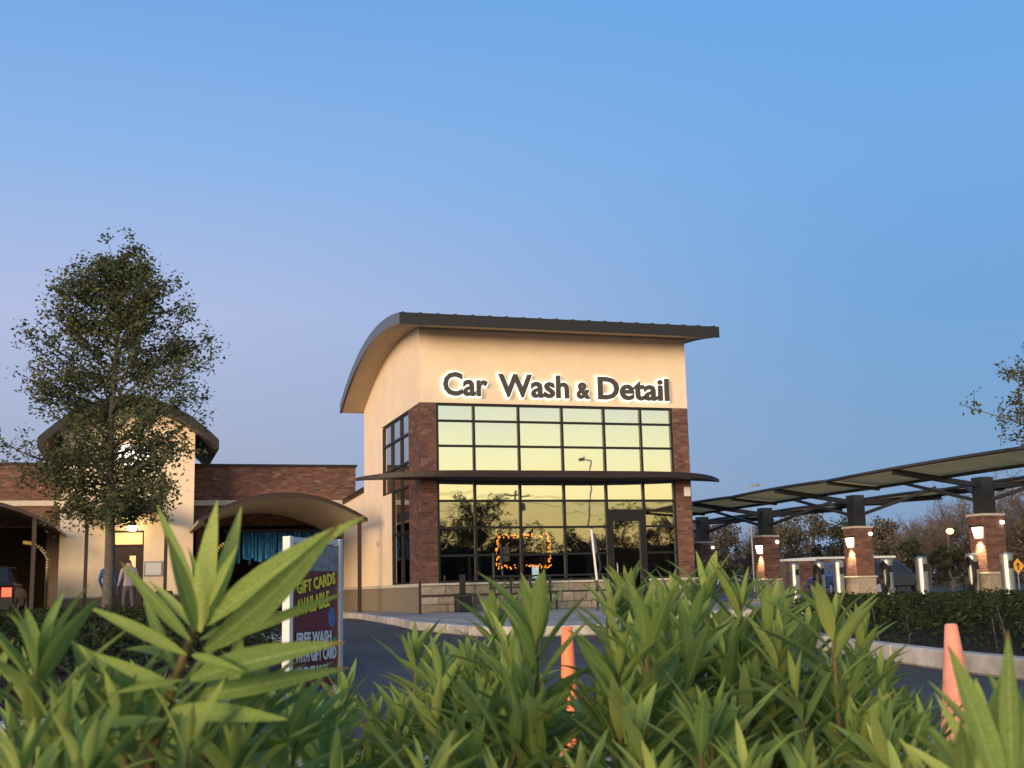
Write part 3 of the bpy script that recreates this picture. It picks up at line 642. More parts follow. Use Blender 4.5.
def point(loc, e, c, r=.08):
    d = bpy.data.lights.new('lamp_light', 'POINT'); d.energy = e; d.color = c; d.shadow_soft_size = r; o = bpy.data.objects.new('lamp_light', d); COL.objects.link(o); o.location = loc; return o
point((-7.55, TY - .45, 3.0), 20, (1, .74, .34), .12)
mb = MB(); seg = 28
em = thing('lit_emblem', 'oval white glowing emblem on tower half hidden by tree leaves', 'sign', (-7.62, TY - .02, 5.55))
mb.ext([(.62 * math.cos(2 * math.pi * k / seg), 0, .42 * math.sin(2 * math.pi * k / seg)) for k in range(seg)], (0, -.12, 0)); mb.build('cabinet', 'black_metal', em)
mb = MB(); mb.ext([(.58 * math.cos(2 * math.pi * k / seg), -.123, .38 * math.sin(2 * math.pi * k / seg)) for k in range(seg)], (0, -.02, 0)); mb.build('face', 'lit_emblem', em)
nb = thing('notice_board', 'grey notice board on the tower wall right of the door', 'notice board', (-6.85, TY - .003, 1.45)); MB().box((-.3, -.05, 0), (.3, 0, .5)).build('board', 'galv', nb); MB().box((-.25, -.056, .05), (.25, -.05, .45)).build('sheet', 'poster_white', nb)
MB_ = MB(); MB_.box((-6.78, 9.6, .146), (-6.22, 10.1, .95)); tag(MB_.build('waste_bin', 'black_metal', None, bevel=.04), 'dark square bin standing right of the entrance door', 'bin')

# ------------------------------------------------------------------ people at the entrance
def clothes(name, top, legs, skin, hair):
    m = bpy.data.materials.new(name); m.use_nodes = True; n = m.node_tree.nodes; l = m.node_tree.links; b = n['Principled BSDF']; b.inputs['Roughness'].default_value = .85
    t = n.new('ShaderNodeTexCoord'); s = n.new('ShaderNodeSeparateXYZ'); l.new(t.outputs['Object'], s.inputs[0]); d = n.new('ShaderNodeMath'); d.operation = 'DIVIDE'; d.inputs[1].default_value = 2; l.new(s.outputs[2], d.inputs[0])
    r = n.new('ShaderNodeValToRGB'); r.color_ramp.interpolation = 'CONSTANT'; l.new(d.outputs[0], r.inputs[0]); e = r.color_ramp.elements
    for k, (p, c) in enumerate(((0, (.02, .02, .02)), (.04, legs), (.47, top), (.745, skin), (.80, hair))):
        x = e[k] if k < 2 else e.new(p); x.position = p; x.color = (*c, 1)
    l.new(r.outputs[0], b.inputs[0]); M[name] = m
clothes('clothes_blue', (.02, .05, .22), (.03, .03, .04), (.40, .24, .16), (.02, .015, .01)); clothes('clothes_grey', (.24, .23, .23), (.06, .06, .07), (.36, .21, .14), (.015, .012, .01))
def person(label, loc, rz, m, sway):
    V0 = []; E0 = []; RR = []
    def ad(p, r, par=None):
        V0.append(p); RR.append(r); i = len(V0) - 1
        if par is not None: E0.append((par, i))
        return i
    pel = ad((0, 0, .95), .15); ab = ad((0, .0, 1.12), .14, pel); ch = ad((0, .0, 1.32), .17, ab); nk = ad((0, .0, 1.50), .065, ch); hd = ad((0, -.02, 1.60), .095, nk); ad((0, -.01, 1.70), .085, hd)
    ad((0, -.11, 1.60), .02, hd)
    for s in (-1, 1):
        sh = ad((s * .19, 0, 1.40), .075, ch); elb = ad((s * .26, .03, 1.12), .052, sh); wr = ad((s * .25, -.08 - sway, .90), .034, elb); hn = ad((s * .25, -.11 - sway, .83), .036, wr)
        for q in range(4): f1 = ad((s * .25 + (q - 1.5) * .012, -.14 - sway, .77 - .004 * q), .010, hn); ad((s * .25 + (q - 1.5) * .012, -.135 - sway, .73), .008, f1)
        ad((s * .21, -.15 - sway, .82), .010, hn)
        hp = ad((s * .10, 0, .88), .10, pel); kn = ad((s * .11, -.02 - s * sway * .4, .50), .062, hp); an = ad((s * .11, .03 - s * sway * .6, .10), .042, kn); ad((s * .12, -.13 - s * sway * .6, .045), .04, an)
    me = bpy.data.meshes.new('person'); me.from_pydata(V0, E0, [])
    o = ob('person', me); o.modifiers.new('skin', 'SKIN'); q = o.modifiers.new('sub', 'SUBSURF'); q.levels = 2; q.render_levels = 2
    for i, r in enumerate(RR): me.skin_vertices[0].data[i].radius = (r, r * (.72 if i in (1, 2) else .9))
    me.skin_vertices[0].data[0].use_root = True; me.materials.append(M[m])
    o.location = loc; o.rotation_euler = (0, 0, rz); return tag(o, label, 'person')
person('person in dark blue jacket standing behind the tree trunk', (-8.2, 5.2, .146), 2.6, 'clothes_blue', .05)
person('person in light grey shirt walking toward the entrance door', (-7.62, 4.6, .146), 3.4, 'clothes_grey', .12)

# ------------------------------------------------------------------ vacuum canopy
PX = 14.3; PY = [-5.25, .8, 6.57, 11.65]
PLBL = ['brick canopy pillar with glowing sconce, nearest and rightmost', 'brick canopy pillar with glowing sconce, second from the right', 'brick canopy pillar with glowing sconce, third from the right', 'brick canopy pillar partly hidden by the main building corner']
for k, y in enumerate(PY):
    t = thing('brick_pillar', PLBL[k], 'pillar', (PX, y, .148), group='brick pillars carrying the canopy'); h = .315
    MB().box((-h, -h, .72), (h, h, 2.20)).build('shaft', 'mortar', t)
    mb = MB(); bricks(mb, (-h, -h, 0), (1, 0, 0), (0, -1, 0), 2 * h, .74, 2.19); bricks(mb, (-h, h, 0), (0, -1, 0), (-1, 0, 0), 2 * h, .74, 2.19); stuff(mb.build('brick_courses', 'brick', t))
    MB().box((-h - .04, -h - .04, 2.20), (h + .04, h + .04, 2.265)).build('cap', 'stone_cap', t, bevel=.01)
    MB().box((-h - .03, -h - .03, .0), (h + .03, h + .03, .67)).build('stone_plinth', 'stone', t, bevel=.02)
    MB().box((-h - .06, -h - .06, .67), (h + .06, h + .06, .72)).build('plinth_cap', 'stone_cap', t, bevel=.008)
    MB().box((-.20, -.20, 2.265), (.20, .20, 3.25)).build('steel_post', 'steel_black', t)
    if k < 3:
        s = thing('wall_sconce', ['glowing wall sconce on the nearest brick pillar', 'glowing wall sconce on the second brick pillar from right', 'glowing wall sconce on the third brick pillar from right'][k], 'lamp', (PX - h - .01, y - .1, 1.55), group='sconces on the pillars')
        P = []
        for z, hw, d in ((.22, .13, .07), (.5, .17, .12)):
            P += [(0, -hw, z), (-d, -hw * .8, z), (-d, hw * .8, z), (0, hw, z)]
        MB().add(P, [(0, 1, 5, 4), (1, 2, 6, 5), (2, 3, 7, 6), (0, 3, 2, 1), (4, 5, 6, 7), (3, 0, 4, 7)]).build('lens', 'sconce', s); MB().box((-.15, -.2, .505), (0, .2, .55)).build('hood', 'black_metal', s)
        sl_ = bpy.data.lights.new('sconce_light', 'SPOT'); sl_.energy = 190; sl_.color = (1, .76, .42); sl_.spot_size = rad(75); sl_.spot_blend = .6; sl_.shadow_soft_size = .06
        so3 = bpy.data.objects.new('sconce_light', sl_); COL.objects.link(so3); so3.location = (PX - h - .17, y - .1, 1.74); so3.rotation_euler = V((-.42, 0, 1)).to_track_quat('Z', 'Y').to_euler()
    o = MB().box((.20, -h - .06, 1.98), (.28, -h - .008, 2.06)).build('spot_lamp', 'spot', None); o.location = (PX, y, .148); tag(o, 'tiny white spot lamp near the top of ' + ['the nearest', 'the second nearest', 'the third nearest', 'the farthest'][k] + ' brick pillar', 'lamp', 'spot lamps on the pillars')
cn = thing('vacuum_canopy', 'long two strip fabric shade canopy on black steel posts', 'canopy', (PX, 3, 2.4))
def cz(y): return 0
ends = [-10.6, -2.2, 3.7, 9.1, 14.5]
prof = ((-2.85, 3.61, -1.15, 3.44), (1.1, 3.38, 3.2, 3.44))
LO = V((PX, 3, 2.4))
for (xa, za, xb, zb) in prof:
    for k in range(4):
        y0, y1 = ends[k] + .04, ends[k + 1] - .04; n1 = 10; n2 = 4; P = []
        for i in range(n1 + 1):
            t_ = i / n1; arch = .035 * (1 - (2 * t_ - 1) ** 2) - .012
            for j in range(n2 + 1):
                u = j / n2; P.append((xa + (xb - xa) * u, y0 + (y1 - y0) * t_ - LO.y, za + (zb - za) * u + arch * (1 - .6 * u) - LO.z))
        mb = MB(); mb.add(P, [(i * (n2 + 1) + j, i * (n2 + 1) + j + 1, (i + 1) * (n2 + 1) + j + 1, (i + 1) * (n2 + 1) + j) for i in range(n1) for j in range(n2)])
        o = mb.build('fabric_panel', 'fabric_shade', cn, smooth=True); so_ = o.modifiers.new('s', 'SOLIDIFY'); so_.thickness = .012
        # edge tubes follow the arch
        for e in (0, n2):
            MB().tube([V(P[i * (n2 + 1) + e]) + V((0, 0, -.03)) for i in range(n1 + 1)], .05 if e == 0 else .06, 8).build('edge_tube', 'steel_black', cn, smooth=True)
    for k in range(5):
        if k < 5: MB().bar((xa, ends[k] - LO.y, za - .06 - LO.z - .04), (xb, ends[k] - LO.y, zb - .06 - LO.z - .04), .09).build('cross_bar', 'steel_black', cn)
for y in PY:
    yl = y - LO.y
    MB().bar((-2.85, yl, 3.55 - LO.z), (0, yl, 3.16 - LO.z), .12, .14).build('arm', 'steel_black', cn); MB().bar((3.2, yl, 3.34 - LO.z), (0, yl, 3.16 - LO.z), .14, .16).build('arm', 'steel_black', cn)
    for (dx, dy, zt_) in ((-1.0, 2.4, 3.50), (1.25, 2.4, 3.44), (1.25, -2.4, 3.44)):
        MB().bar((.1 if dx > 0 else -.1, yl + (.15 if dy > 0 else -.15), 2.78 - LO.z), (dx, yl + dy, zt_ - LO.z), .09).build('brace', 'steel_black', cn)

# vacuum stations
def vac(label, x, y, hose):
    t = thing('vacuum_station', label, 'vacuum station', (x, y, .148), group='stainless vacuum stations under the canopy')
    MB().lathe((0, 0, 0), [(.21, 0), (.21, .05)], 20).build('base_plate', 'galv', t)
    MB().lathe((0, 0, .05), [(.165, 0), (.165, .98), (.172, .985), (.172, 1.02), (.165, 1.025), (.165, 1.1), (.15, 1.14), (.06, 1.18)], 24).build('canister', 'stainless', t, smooth=False)
    MB().box((-.06, -.19, .8), (.06, -.16, 1.0)).build('control_panel', 'black_metal', t)
    if hose:
        mb = MB()
        for q in range(3):
            r = .30 + .03 * q; mb.tube([(-.17 - .05 * q + .18 * math.cos(2 * math.pi * i / 28) * .25, -.20 + r * .62 * math.cos(2 * math.pi * i / 28), .66 + r * math.sin(2 * math.pi * i / 28) * 1.25) for i in range(29)], .032, 8)
        mb.build('hose', 'rubber', t, smooth=True); MB().tube([(-.2, -.35, .9), (-.25, -.38, .5), (-.24, -.36, .25)], .03, 8).build('nozzle', 'rubber', t)
vac('stainless vacuum post with black hose coil, left of nearest pillar', 13.7, -5.3, True)
vac('stainless vacuum post standing right of the nearest pillar', 14.1, -6.15, False)
vac('plain stainless vacuum post midway between the two nearest pillars', 13.8, -3.0, False)
vac('stainless vacuum post with black hose coil, right of second pillar', 13.9, -1.2, True)
vac('stainless vacuum post with hose, left of second pillar', 13.8, 2.35, True)
vac('plain stainless vacuum post right of the third pillar', 13.7, 3.75, False)
vac('stainless vacuum post tucked close against second pillar', 13.45, .7, False)

# ------------------------------------------------------------------ brick enclosure and yellow warning sign far right
en = thing('brick_enclosure', 'low brick enclosure with white coping behind the canopy', 'building', (28.6, 30, 0))
for a, b in (((0, 0, 0), (2.0, 3, 1.92)), ((2.0, -.5, 0), (7, 3, 2.0))):
    MB().box(a, b).build('wall', 'mortar', en); mb = MB(); bricks(mb, a, (1, 0, 0), (0, -1, 0), b[0] - a[0], 0, b[2], pitch=.2, blen=.45); stuff(mb.build('brick_courses', 'brick', en))
    MB().box((a[0] - .08, a[1] - .08, b[2]), (b[0] + .08, b[1] + .08, b[2] + .13)).build('coping', 'white_paint', en)
p = atY(1018, 566, 9); ws = thing('warning_sign', 'small yellow diamond warning sign at the right edge', 'road sign', (p.x, 9, 0))
MB().ext([(.32, 0, p.z), (0, 0, p.z + .32), (-.32, 0, p.z), (0, 0, p.z - .32)], (0, .02, 0)).build('panel', 'traffic_yellow', ws); MB().tube([(0, .04, 0), (0, .04, p.z + .2)], .03, 8).build('pole', 'galv', ws)
mb = MB(); mb.bar((0, -.008, p.z - .14), (0, -.008, p.z + .05), .05, .012); mb.ext([(-.10, -.012, p.z + .03), (.10, -.012, p.z + .03), (0, -.012, p.z + .16)], (0, .008, 0)); mb.build('arrow', 'black_metal', ws)

# ------------------------------------------------------------------ cars
def car(label, loc, rz, paint, tail=False, sc=1.0):
    t = thing('parked_car', label, 'car', loc, rz); Lh, Wd = 2.35, .92
    prof = [(-Lh, .38), (-Lh, .85), (-Lh + .1, 1.02), (-1.0, 1.06), (1.2, 1.0), (Lh - .25, .92), (Lh, .75), (Lh, .38)]
    mb = MB(); mb.ext([(x, -Wd, z) for x, z in prof], (0, 2 * Wd, 0)); mb.build('body', paint, t, bevel=.06)
    b = [(-2.2, 1.02), (-1.95, 1.62), (.35, 1.66), (1.25, 1.0)]; mb = MB(); P = [(x, -Wd * (.94 if i in (0, 3) else .78), z) for i, (x, z) in enumerate(b)] + [(x, Wd * (.94 if i in (0, 3) else .78), z) for i, (x, z) in enumerate(b)]
    mb.add(P, [(0, 1, 2, 3)[::-1], (4, 5, 6, 7), (0, 4, 5, 1)[::-1], (1, 5, 6, 2)[::-1], (2, 6, 7, 3)[::-1], (3, 7, 4, 0)[::-1]]); mb.build('cabin', paint, t, bevel=.04)
    def quad(pts, nm, m):
        a = V(pts[0]); nrm = (V(pts[1]) - a).cross(V(pts[2]) - a).normalized() * .012; MB().ext([V(q) for q in pts], nrm).build(nm, m, t)
    for s in (-1, 1):
        def sp(x, z): u = (z - 1.02) / .62; return (x, s * Wd * (.945 - .16 * u) + s * .004, z)
        for q in ([(-2.0, 1.12), (-1.15, 1.12), (-1.15, 1.56), (-1.83, 1.56)], [(-1.07, 1.12), (-.12, 1.12), (-.12, 1.58), (-1.07, 1.56)], [(-.04, 1.12), (.98, 1.12), (.32, 1.58), (-.04, 1.58)]):
            pts = [sp(*k) for k in q]; quad(pts if s < 0 else pts[::-1], 'side_window', 'car_glass')
        for x in (-1.45, 1.45):
            wl = MB(); c = V((x, s * (Wd - .1), .34)); wl.tube([c + V((0, -.12, 0)), c + V((0, .12, 0))], .34, 20); wh = wl.build('wheel', 'rubber', t); MB().tube([c + V((0, -.13, 0)), c + V((0, .13, 0))], .21, 14).build('rim', 'alu', wh)
        MB().box((Lh - .08, s * .62 - .18, .66), (Lh + .012, s * .62 + .18, .8)).build('headlight', 'head_lamp', t); MB().box((-Lh - .015, s * .7 - .13, .72), (-Lh + .06, s * .7 + .13, .98)).build('tail_light', 'tail_light' if tail else 'poster', t)
    quad([(1.22, -.76, 1.06), (1.22, .76, 1.06), (.45, .66, 1.6), (.45, -.66, 1.6)], 'windscreen', 'car_glass'); quad([(-2.19, .76, 1.1), (-2.19, -.76, 1.1), (-2.0, -.66, 1.56), (-2.0, .66, 1.56)], 'rear_window', 'car_glass')
    MB().box((-Lh - .05, -.8, .36), (-Lh + .1, .8, .58)).build('bumper', 'car_dark', t); MB().box((Lh - .1, -.8, .36), (Lh + .05, .8, .58)).build('bumper', 'car_dark', t)
    t.scale = (sc, sc, sc); return t
car('grey sport utility car parked behind the vacuum posts', (28.3, 20, 0), .25, 'car_grey')
car('blue car parked behind the second brick pillar', (27.3, 22.5, 0), 1.35, 'car_blue')
car('dark car with glowing red tail light in left wash bay', (-11.7, 8.2, .146), math.pi / 2, 'car_dark', tail=True)
point((-11.0, 5.6, 1.05), 3, (1, .08, .04), .1)

# ------------------------------------------------------------------ gift card sign on two posts
A = atD(287, 700, 8.25); B = atD(338, 697, 8.95)
d = V((B.x - A.x, B.y - A.y, 0)); wd = d.length; rz = math.atan2(d.y, d.x)
ps = thing('poster_sign', 'maroon gift card poster between two pale posts in the tree bed', 'sign', (A.x, A.y, .0), rz)
for x in (0, wd): MB().box((x - .027, -.03, 0), (x + .027, .03, 1.14)).build('post', 'white_paint' if x == 0 else 'alu', ps, bevel=.004)
MB().box((.028, -.02, 1.095), (wd - .028, .02, 1.135)).build('top_rail', 'alu', ps)
pn = MB().box((.028, -.012, .07), (wd - .028, .012, 1.09)).build('poster_panel', 'poster', ps)
MB().box((.035, -.0155, .90), (wd - .035, -.0125, 1.085)).build('picture', 'poster_grey', pn)
def lab(txt, x0, x1, z, h, m, ang=0.0, y=-.017, shadow=True):
    me, a, b = text_mesh(txt, h / .73, .004, .0015, 'lettering', m, 2); s = (x1 - x0) / (b - a)
    o = ob('lettering', me, pn); o.location = (x0 - a * s, y, z); o.rotation_euler = (math.pi / 2, -ang, 0); o.scale = (s, 1, 1)
    if shadow:
        me2, _, _ = text_mesh(txt, h / .73, .012, .001, 'outline', 'black_metal', 2); q = ob('outline', me2, o); q.location = (0, 0, -.0025)
lab('GIFT CARDS', .10, wd - .07, .735, .085, 'poster_yellow', .13); lab('AVAILABLE', .10, wd - .16, .585, .115, 'poster_yellow', .13)
lab('FREE WASH', .10, wd - .14, .385, .085, 'poster_white'); lab('WITH GIFT CARD', .08, wd - .06, .265, .085, 'poster_white'); lab('PURCHASE', .11, wd - .19, .145, .085, 'poster_white')
def disc(x, z, rx, rz_, m):
    mb = MB(); mb.ext([(x + rx * math.cos(2 * math.pi * k / 20), -.0126, z + rz_ * math.sin(2 * math.pi * k / 20)) for k in range(20)], (0, -.002, 0)); mb.build('picture', m, pn)
disc(wd - .13, .56, .055, .075, 'poster_blue'); disc(wd - .09, .37, .05, .05, 'poster_green'); disc(wd - .1, .06 + .08, .05, .03, 'poster_green')

# ------------------------------------------------------------------ forecourt furniture
rl = thing('handrail', 'brown metal handrail standing by the left corner of the building', 'railing', (0, 0, .15))
for x in (-.38, 1.1, 2.6): MB().box((x - .03, -1.43, 0), (x + .03, -1.37, .86 if x < 0 else .45)).build('post', 'brown_paint', rl)
MB().box((-.38, -1.42, .42), (2.6, -1.38, .47)).build('rail', 'brown_paint', rl)
bn = MB(); bnt = thing('waste_bin', 'black square litter bin in front of the stone base', 'bin', (.95, -.75, .15)); MB().box((-.2, -.2, 0), (.2, .2, .5)).build('bin_body', 'black_metal', bnt, bevel=.03); MB().box((-.08, -.06, .5), (.06, .06, 1.0)).build('bin_post', 'black_metal', bnt)
bt = thing('patio_bench', 'black metal slatted bench with arched back before the windows', 'bench', (2.6, -1.0, .15))
for k in range(5): MB().box((-.9, -.22 + k * .11, .43), (.9, -.14 + k * .11, .46)).build('slat', 'black_metal', bt)
for x in (-.85, -.28, .28, .85):
    mb = MB(); mb.bar((x, -.2, 0), (x, -.2, .43), .045); mb.bar((x, .25, 0), (x, .33, .95), .045); mb.build('leg', 'black_metal', bt)
for z in (.62, .93): MB().bar((-.9, .30, z), (.9, .30, z), .045).build('back_rail', 'black_metal', bt)
for k in range(8):
    c = -.8 + k * .2286; MB().tube([(c + .1 * math.cos(a * math.pi / 6), .31, .78 + .12 * math.sin(a * math.pi / 6)) for a in range(13)], .012, 6).build('back_ring', 'black_metal', bt)
tbp = thing('umbrella_pole', 'thin black pole standing beside the bench at the windows', 'pole', (1.72, -1.1, .15)); MB().tube([(0, 0, 0), (0, 0, 1.55)], .035, 10).build('pole', 'black_metal', tbp); MB().lathe((0, 0, 0), [(.2, 0), (.2, .05), (.05, .09)], 16).build('foot', 'black_metal', tbp)
sp = thing('parking_sign', 'white leaning sign post with small panel seen edge on before door', 'sign', (3.58, -3.9, .15)); MB().tube([(0, 0, 0), (0, 0, .75)], .032, 10).build('lower_post', 'black_metal', sp); MB().tube([(0, 0, .75), (-.10, 0, 2.02)], .03, 10).build('upper_post', 'white_paint', sp)
pn2 = MB(); pn2.obox((.04, .16, 1.68), V((.09, .13, 0)) * .9, V((.004, -.003, 0)) * 2, V((-.02, 0, .24))); pn2.build('panel', 'galv', sp)
rl2 = thing('handrail', 'brown and black handrail right of the white sign post', 'railing', (4.25, -3.4, .15))
for x in (0, .55): MB().box((x - .03, -.03, 0), (x + .03, .03, .95)).build('post', 'brown_paint', rl2)
for z in (.9, .5): MB().bar((-2.6, 0, z), (.6, 0, z), .04).build('rail', 'black_metal', rl2)

# ------------------------------------------------------------------ traffic cones
def cone(name, label, loc, h, r0, r1, m, band):
    t = thing(name, label, 'cone', loc); b = .17
    MB().box((-b, -b, 0), (b, b, .03)).build('base', m, t, bevel=.012)
    MB().lathe((0, 0, .03), [(r1 + .02, 0), (r1, .02)] + [(r1 + (r0 - r1) * k / 6, .02 + (h - .05) * k / 6) for k in range(1, 7)] + [(r0 * .7, h - .025)], 24).build('body', m, t, smooth=True)
    if band: MB().lathe((0, 0, h * band), [(r1 + (r0 - r1) * (band - .06) + .002, 0), (r1 + (r0 - r1) * (band + .10) + .002, h * .14)], 24).build('reflective_band', 'reflective', t)
p = atD(951, 625, 4.05); cone('traffic_cone', 'pale orange traffic cone standing at the right behind the near leaves', (p.x, p.y, .005), p.z - .005, .021, .082, 'cone_pink', 0)
p = atD(567, 628, 4.5); cone('traffic_cone', 'orange traffic cone showing in pieces between the middle leaves', (p.x, p.y, .006), p.z - .006, .021, .042, 'cone', 0)
p = atD(735, 622, 9.0); cone('traffic_cone', 'small orange traffic cone mostly hidden behind right shrubs', (p.x, p.y, .0), p.z, .03, .11, 'cone', 0)

# ------------------------------------------------------------------ vegetation
def leaf_quad(mb, p, s, col, up=.3, asp=.5):
    a = V((R.gauss(0, 1), R.gauss(0, 1), R.gauss(0, 1) * .7)).normalized(); b = a.cross(V((R.gauss(0, 1), R.gauss(0, 1), R.gauss(0, 1) + up))).normalized() * s * asp; a = a * s
    mb.add([p - a, p + b * .9, p + a, p - b * .9], [(0, 1, 2, 3)], col)
def branch_pts(p, d, ln, n, wob, rise=0.0):
    pts = [V(p)]; d = V(d).normalized()
    for i in range(n):
        d = (d + V((R.gauss(0, wob), R.gauss(0, wob), R.gauss(0, wob) + rise))).normalized(); pts.append(pts[-1] + d * ln / n)
    return pts, d
OAK = [(.062, .082, .036), (.080, .103, .044), (.05, .066, .033), (.105, .122, .052), (.13, .135, .055)]
def oak(name, label, loc, H, rfun, z0, nb, nl, ls, lean=(0, 0), seed=1, trunk_r=.11, pal=OAK, m='oak_leaf'):
    R.seed(seed); t = thing(name, label, 'tree', loc); tr = MB(); cr = MB()
    pts = [V((lean[0] * (z / H) + .03 * math.sin(z * 1.3), lean[1] * (z / H), z)) for z in [H * .93 * i / 12 for i in range(13)]]
    tr.tube(pts, [trunk_r * (1.15 if i == 0 else 1) * (1 - .9 * i / 12) + .006 for i in range(13)], 10)
    def tpt(z): i = min(11, int(z / (H * .93) * 12)); f = z / (H * .93) * 12 - i; return pts[i].lerp(pts[i + 1], f)
    tips = []
    for b in range(nb):
        z = z0 + (H * .985 - z0) * (b / nb) ** 1.2; az = b * 2.399 + R.uniform(-.4, .4); rr = rfun(z / H) * R.uniform(.72, 1.08)
        el = .12 + .62 * (z / H); dv = V((math.cos(az), math.sin(az), el)); p0 = tpt(z * .935)
        bp, dd = branch_pts(p0, dv, rr * math.sqrt(1 + el * el * .5), 7, .11)
        r0 = trunk_r * .34 * (1 - .6 * z / H); tr.tube(bp, [r0 * (1 - .85 * i / 7) + .003 for i in range(8)], 5)
        for k in range(2, 8):
            for q in range(3):
                sd_ = (V((R.gauss(0, 1), R.gauss(0, 1), R.gauss(.35, .7)))).normalized(); sp_, _ = branch_pts(bp[k], sd_ + dd * .5, R.uniform(.3, .7) * min(rr, 1.2) * .6, 4, .2)
                tr.tube(sp_, [.008, .006, .005, .004, .003], 4, cap=False); tips += [(sp_[j], .5 + .12 * j) for j in range(1, 5)]
    for k in range(nl):
        p, wgt = R.choice(tips); off = V((R.gauss(0, 1), R.gauss(0, 1), R.gauss(0, 1))) * .085 * (H / 7.5)
        sh = R.choice(pal); kk = R.uniform(.75, 1.25); leaf_quad(cr, p + off, ls * R.uniform(.6, 1.25), tuple(c * kk for c in sh))
    for q in ((-.12, -.05, H * 1.0), (.10, 0, H * 1.02)) if nb > 30 else ():
        a = tpt(H * .86); e = V((a.x + q[0] * 2, a.y + q[1], q[2])); tr.tube([a, a.lerp(e, .5) + V((.03, 0, 0)), e], [.012, .008, .004], 5)
        for k in range(26): leaf_quad(cr, e + V((R.gauss(0, .07), R.gauss(0, .07), R.gauss(0, .06))), ls, R.choice(pal))
    tr.build('trunk', 'bark', t, smooth=True); cr.build('crown', m, t); return t
def rf1(u):   # crown radius profile of the street oak
    pts = [(0, .3), (.27, .8), (.34, 1.4), (.45, 1.85), (.6, 1.9), (.72, 1.6), (.84, 1.15), (.93, .7), (1, .38)]
    for (a, b), (c, d_) in zip(pts[:-1], pts[1:]):
        if a <= u <= c: return b + (d_ - b) * (u - a) / (c - a)
    return .2
oak('oak_tree', 'young evergreen oak with slim grey trunk in the left tree bed', (-7.98, -8.85, .08), 7.45, rf1, 2.15, 74, 34000, .048, lean=(.02, 0), seed=11)
oak('oak_tree', 'sparse leafy tree reaching in from the right edge', (6.72, -17.6, .08), 4.45, lambda u: 1.75 * (1 - abs(u - .6) * .9), 2.2, 30, 7500, .045, seed=5, trunk_r=.09, pal=[(.07, .085, .03), (.09, .09, .035), (.05, .06, .025)])

def far_tree(name, label, cat, loc, H, wdt, kind, seed, group):
    R.seed(seed); t = thing(name, label, cat, loc, group=group); tr = MB(); cr = MB()
    tr.tube([(0, 0, 0), (R.uniform(-.2, .2), 0, H * .3), (R.uniform(-.4, .4), 0, H * .62)], [H * .022, H * .016, H * .008], 6)
    if kind == 'bare':
        for b in range(26):
            z = H * R.uniform(.18, .62); az = R.uniform(0, 6.28); bp, dd = branch_pts((0, 0, z), (math.cos(az), math.sin(az), R.uniform(.5, 1.5)), R.uniform(.3, .5) * H * (wdt * 1.2), 5, .16, .03)
            tr.tube(bp, [H * .0075 * (1 - .15 * i) for i in range(6)], 4, cap=False)
            for k in range(1, 6):
                for q in range(4):
                    sp_, _ = branch_pts(bp[k], dd + V((R.gauss(0, .8), R.gauss(0, .8), R.gauss(.1, .7))), R.uniform(.08, .2) * H, 3, .25); tr.tube(sp_, [.028, .018, .012, .008], 3, cap=False)
                    for j in range(1, 4):
                        for u in range(2):
                            e = sp_[j] + V((R.gauss(0, .4), R.gauss(0, .4), R.gauss(.1, .4))); dvec = (e - sp_[j]).cross(V((R.random(), R.random(), R.random()))).normalized() * .012
                            cr.add([sp_[j] - dvec, sp_[j] + dvec, e], [(0, 1, 2)], tuple(c * R.uniform(.7, 1.3) for c in (.14, .105, .085)))
    else:
        pal = [(.026, .036, .017), (.038, .050, .022), (.020, .029, .016), (.055, .06, .027)] if kind == 'green' else [(.12, .092, .06), (.09, .08, .05), (.08, .065, .045), (.14, .11, .072)]
        lobes = []
        for b in range(15):
            az = R.uniform(0, 6.28); u = R.uniform(.25, .92); r = wdt * H * .5 * math.sin(math.pi * min(.95, u * .85 + .1)) * R.uniform(.35, .9)
            c = V((math.cos(az) * r, math.sin(az) * r, H * u)); lobes.append((c, H * R.uniform(.09, .17))); tr.tube([(0, 0, H * u * .55), c * .6 + V((0, 0, H * u * .35)), c], [H * .008, H * .005, .02], 4, cap=False)
        for k in range(2600):
            c, r = R.choice(lobes); dvec = V((R.gauss(0, 1), R.gauss(0, 1), R.gauss(0, .8))).normalized() * r * R.uniform(.45, 1.05); sh = R.choice(pal); kk = R.uniform(.7, 1.3)
            leaf_quad(cr, c + dvec, R.uniform(.10, .22), tuple(x * kk for x in sh))
    tr.build('trunk', 'bare_bark', t); cr.build('crown', 'far_leaf', t); return t
FT = [ # px, top y, Y, kind, width
 (700, 524, 62, 'brown', .9), (722, 522, 66, 'brown', .9), (745, 519, 70, 'bare', .8), (768, 524, 60, 'brown', .9), (785, 512, 66, 'brown', .75), (806, 512, 72, 'brown', .8), (828, 524, 74, 'green', .8), (846, 516, 70, 'green', .6), (868, 530, 64, 'green', .9), (886, 520, 56, 'brown', .8), (905, 523, 60, 'bare', .8), (925, 517, 48, 'bare', .9),
 (946, 498, 52, 'bare', .8), (968, 505, 55, 'bare', .85), (1000, 486, 46, 'bare', .9), (1024, 480, 50, 'bare', .9), (1040, 500, 44, 'brown', .9), (905, 542, 45, 'green', 1.2), (880, 540, 42, 'brown', 1.2), (655, 545, 60, 'brown', .9), (985, 530, 60, 'brown', 1.0), (940, 526, 62, 'brown', 1.0), (1010, 528, 58, 'brown', 1.0)]
LB = {'brown': 'brownish winter tree', 'bare': 'bare branched winter tree', 'green': 'dark evergreen tree'}
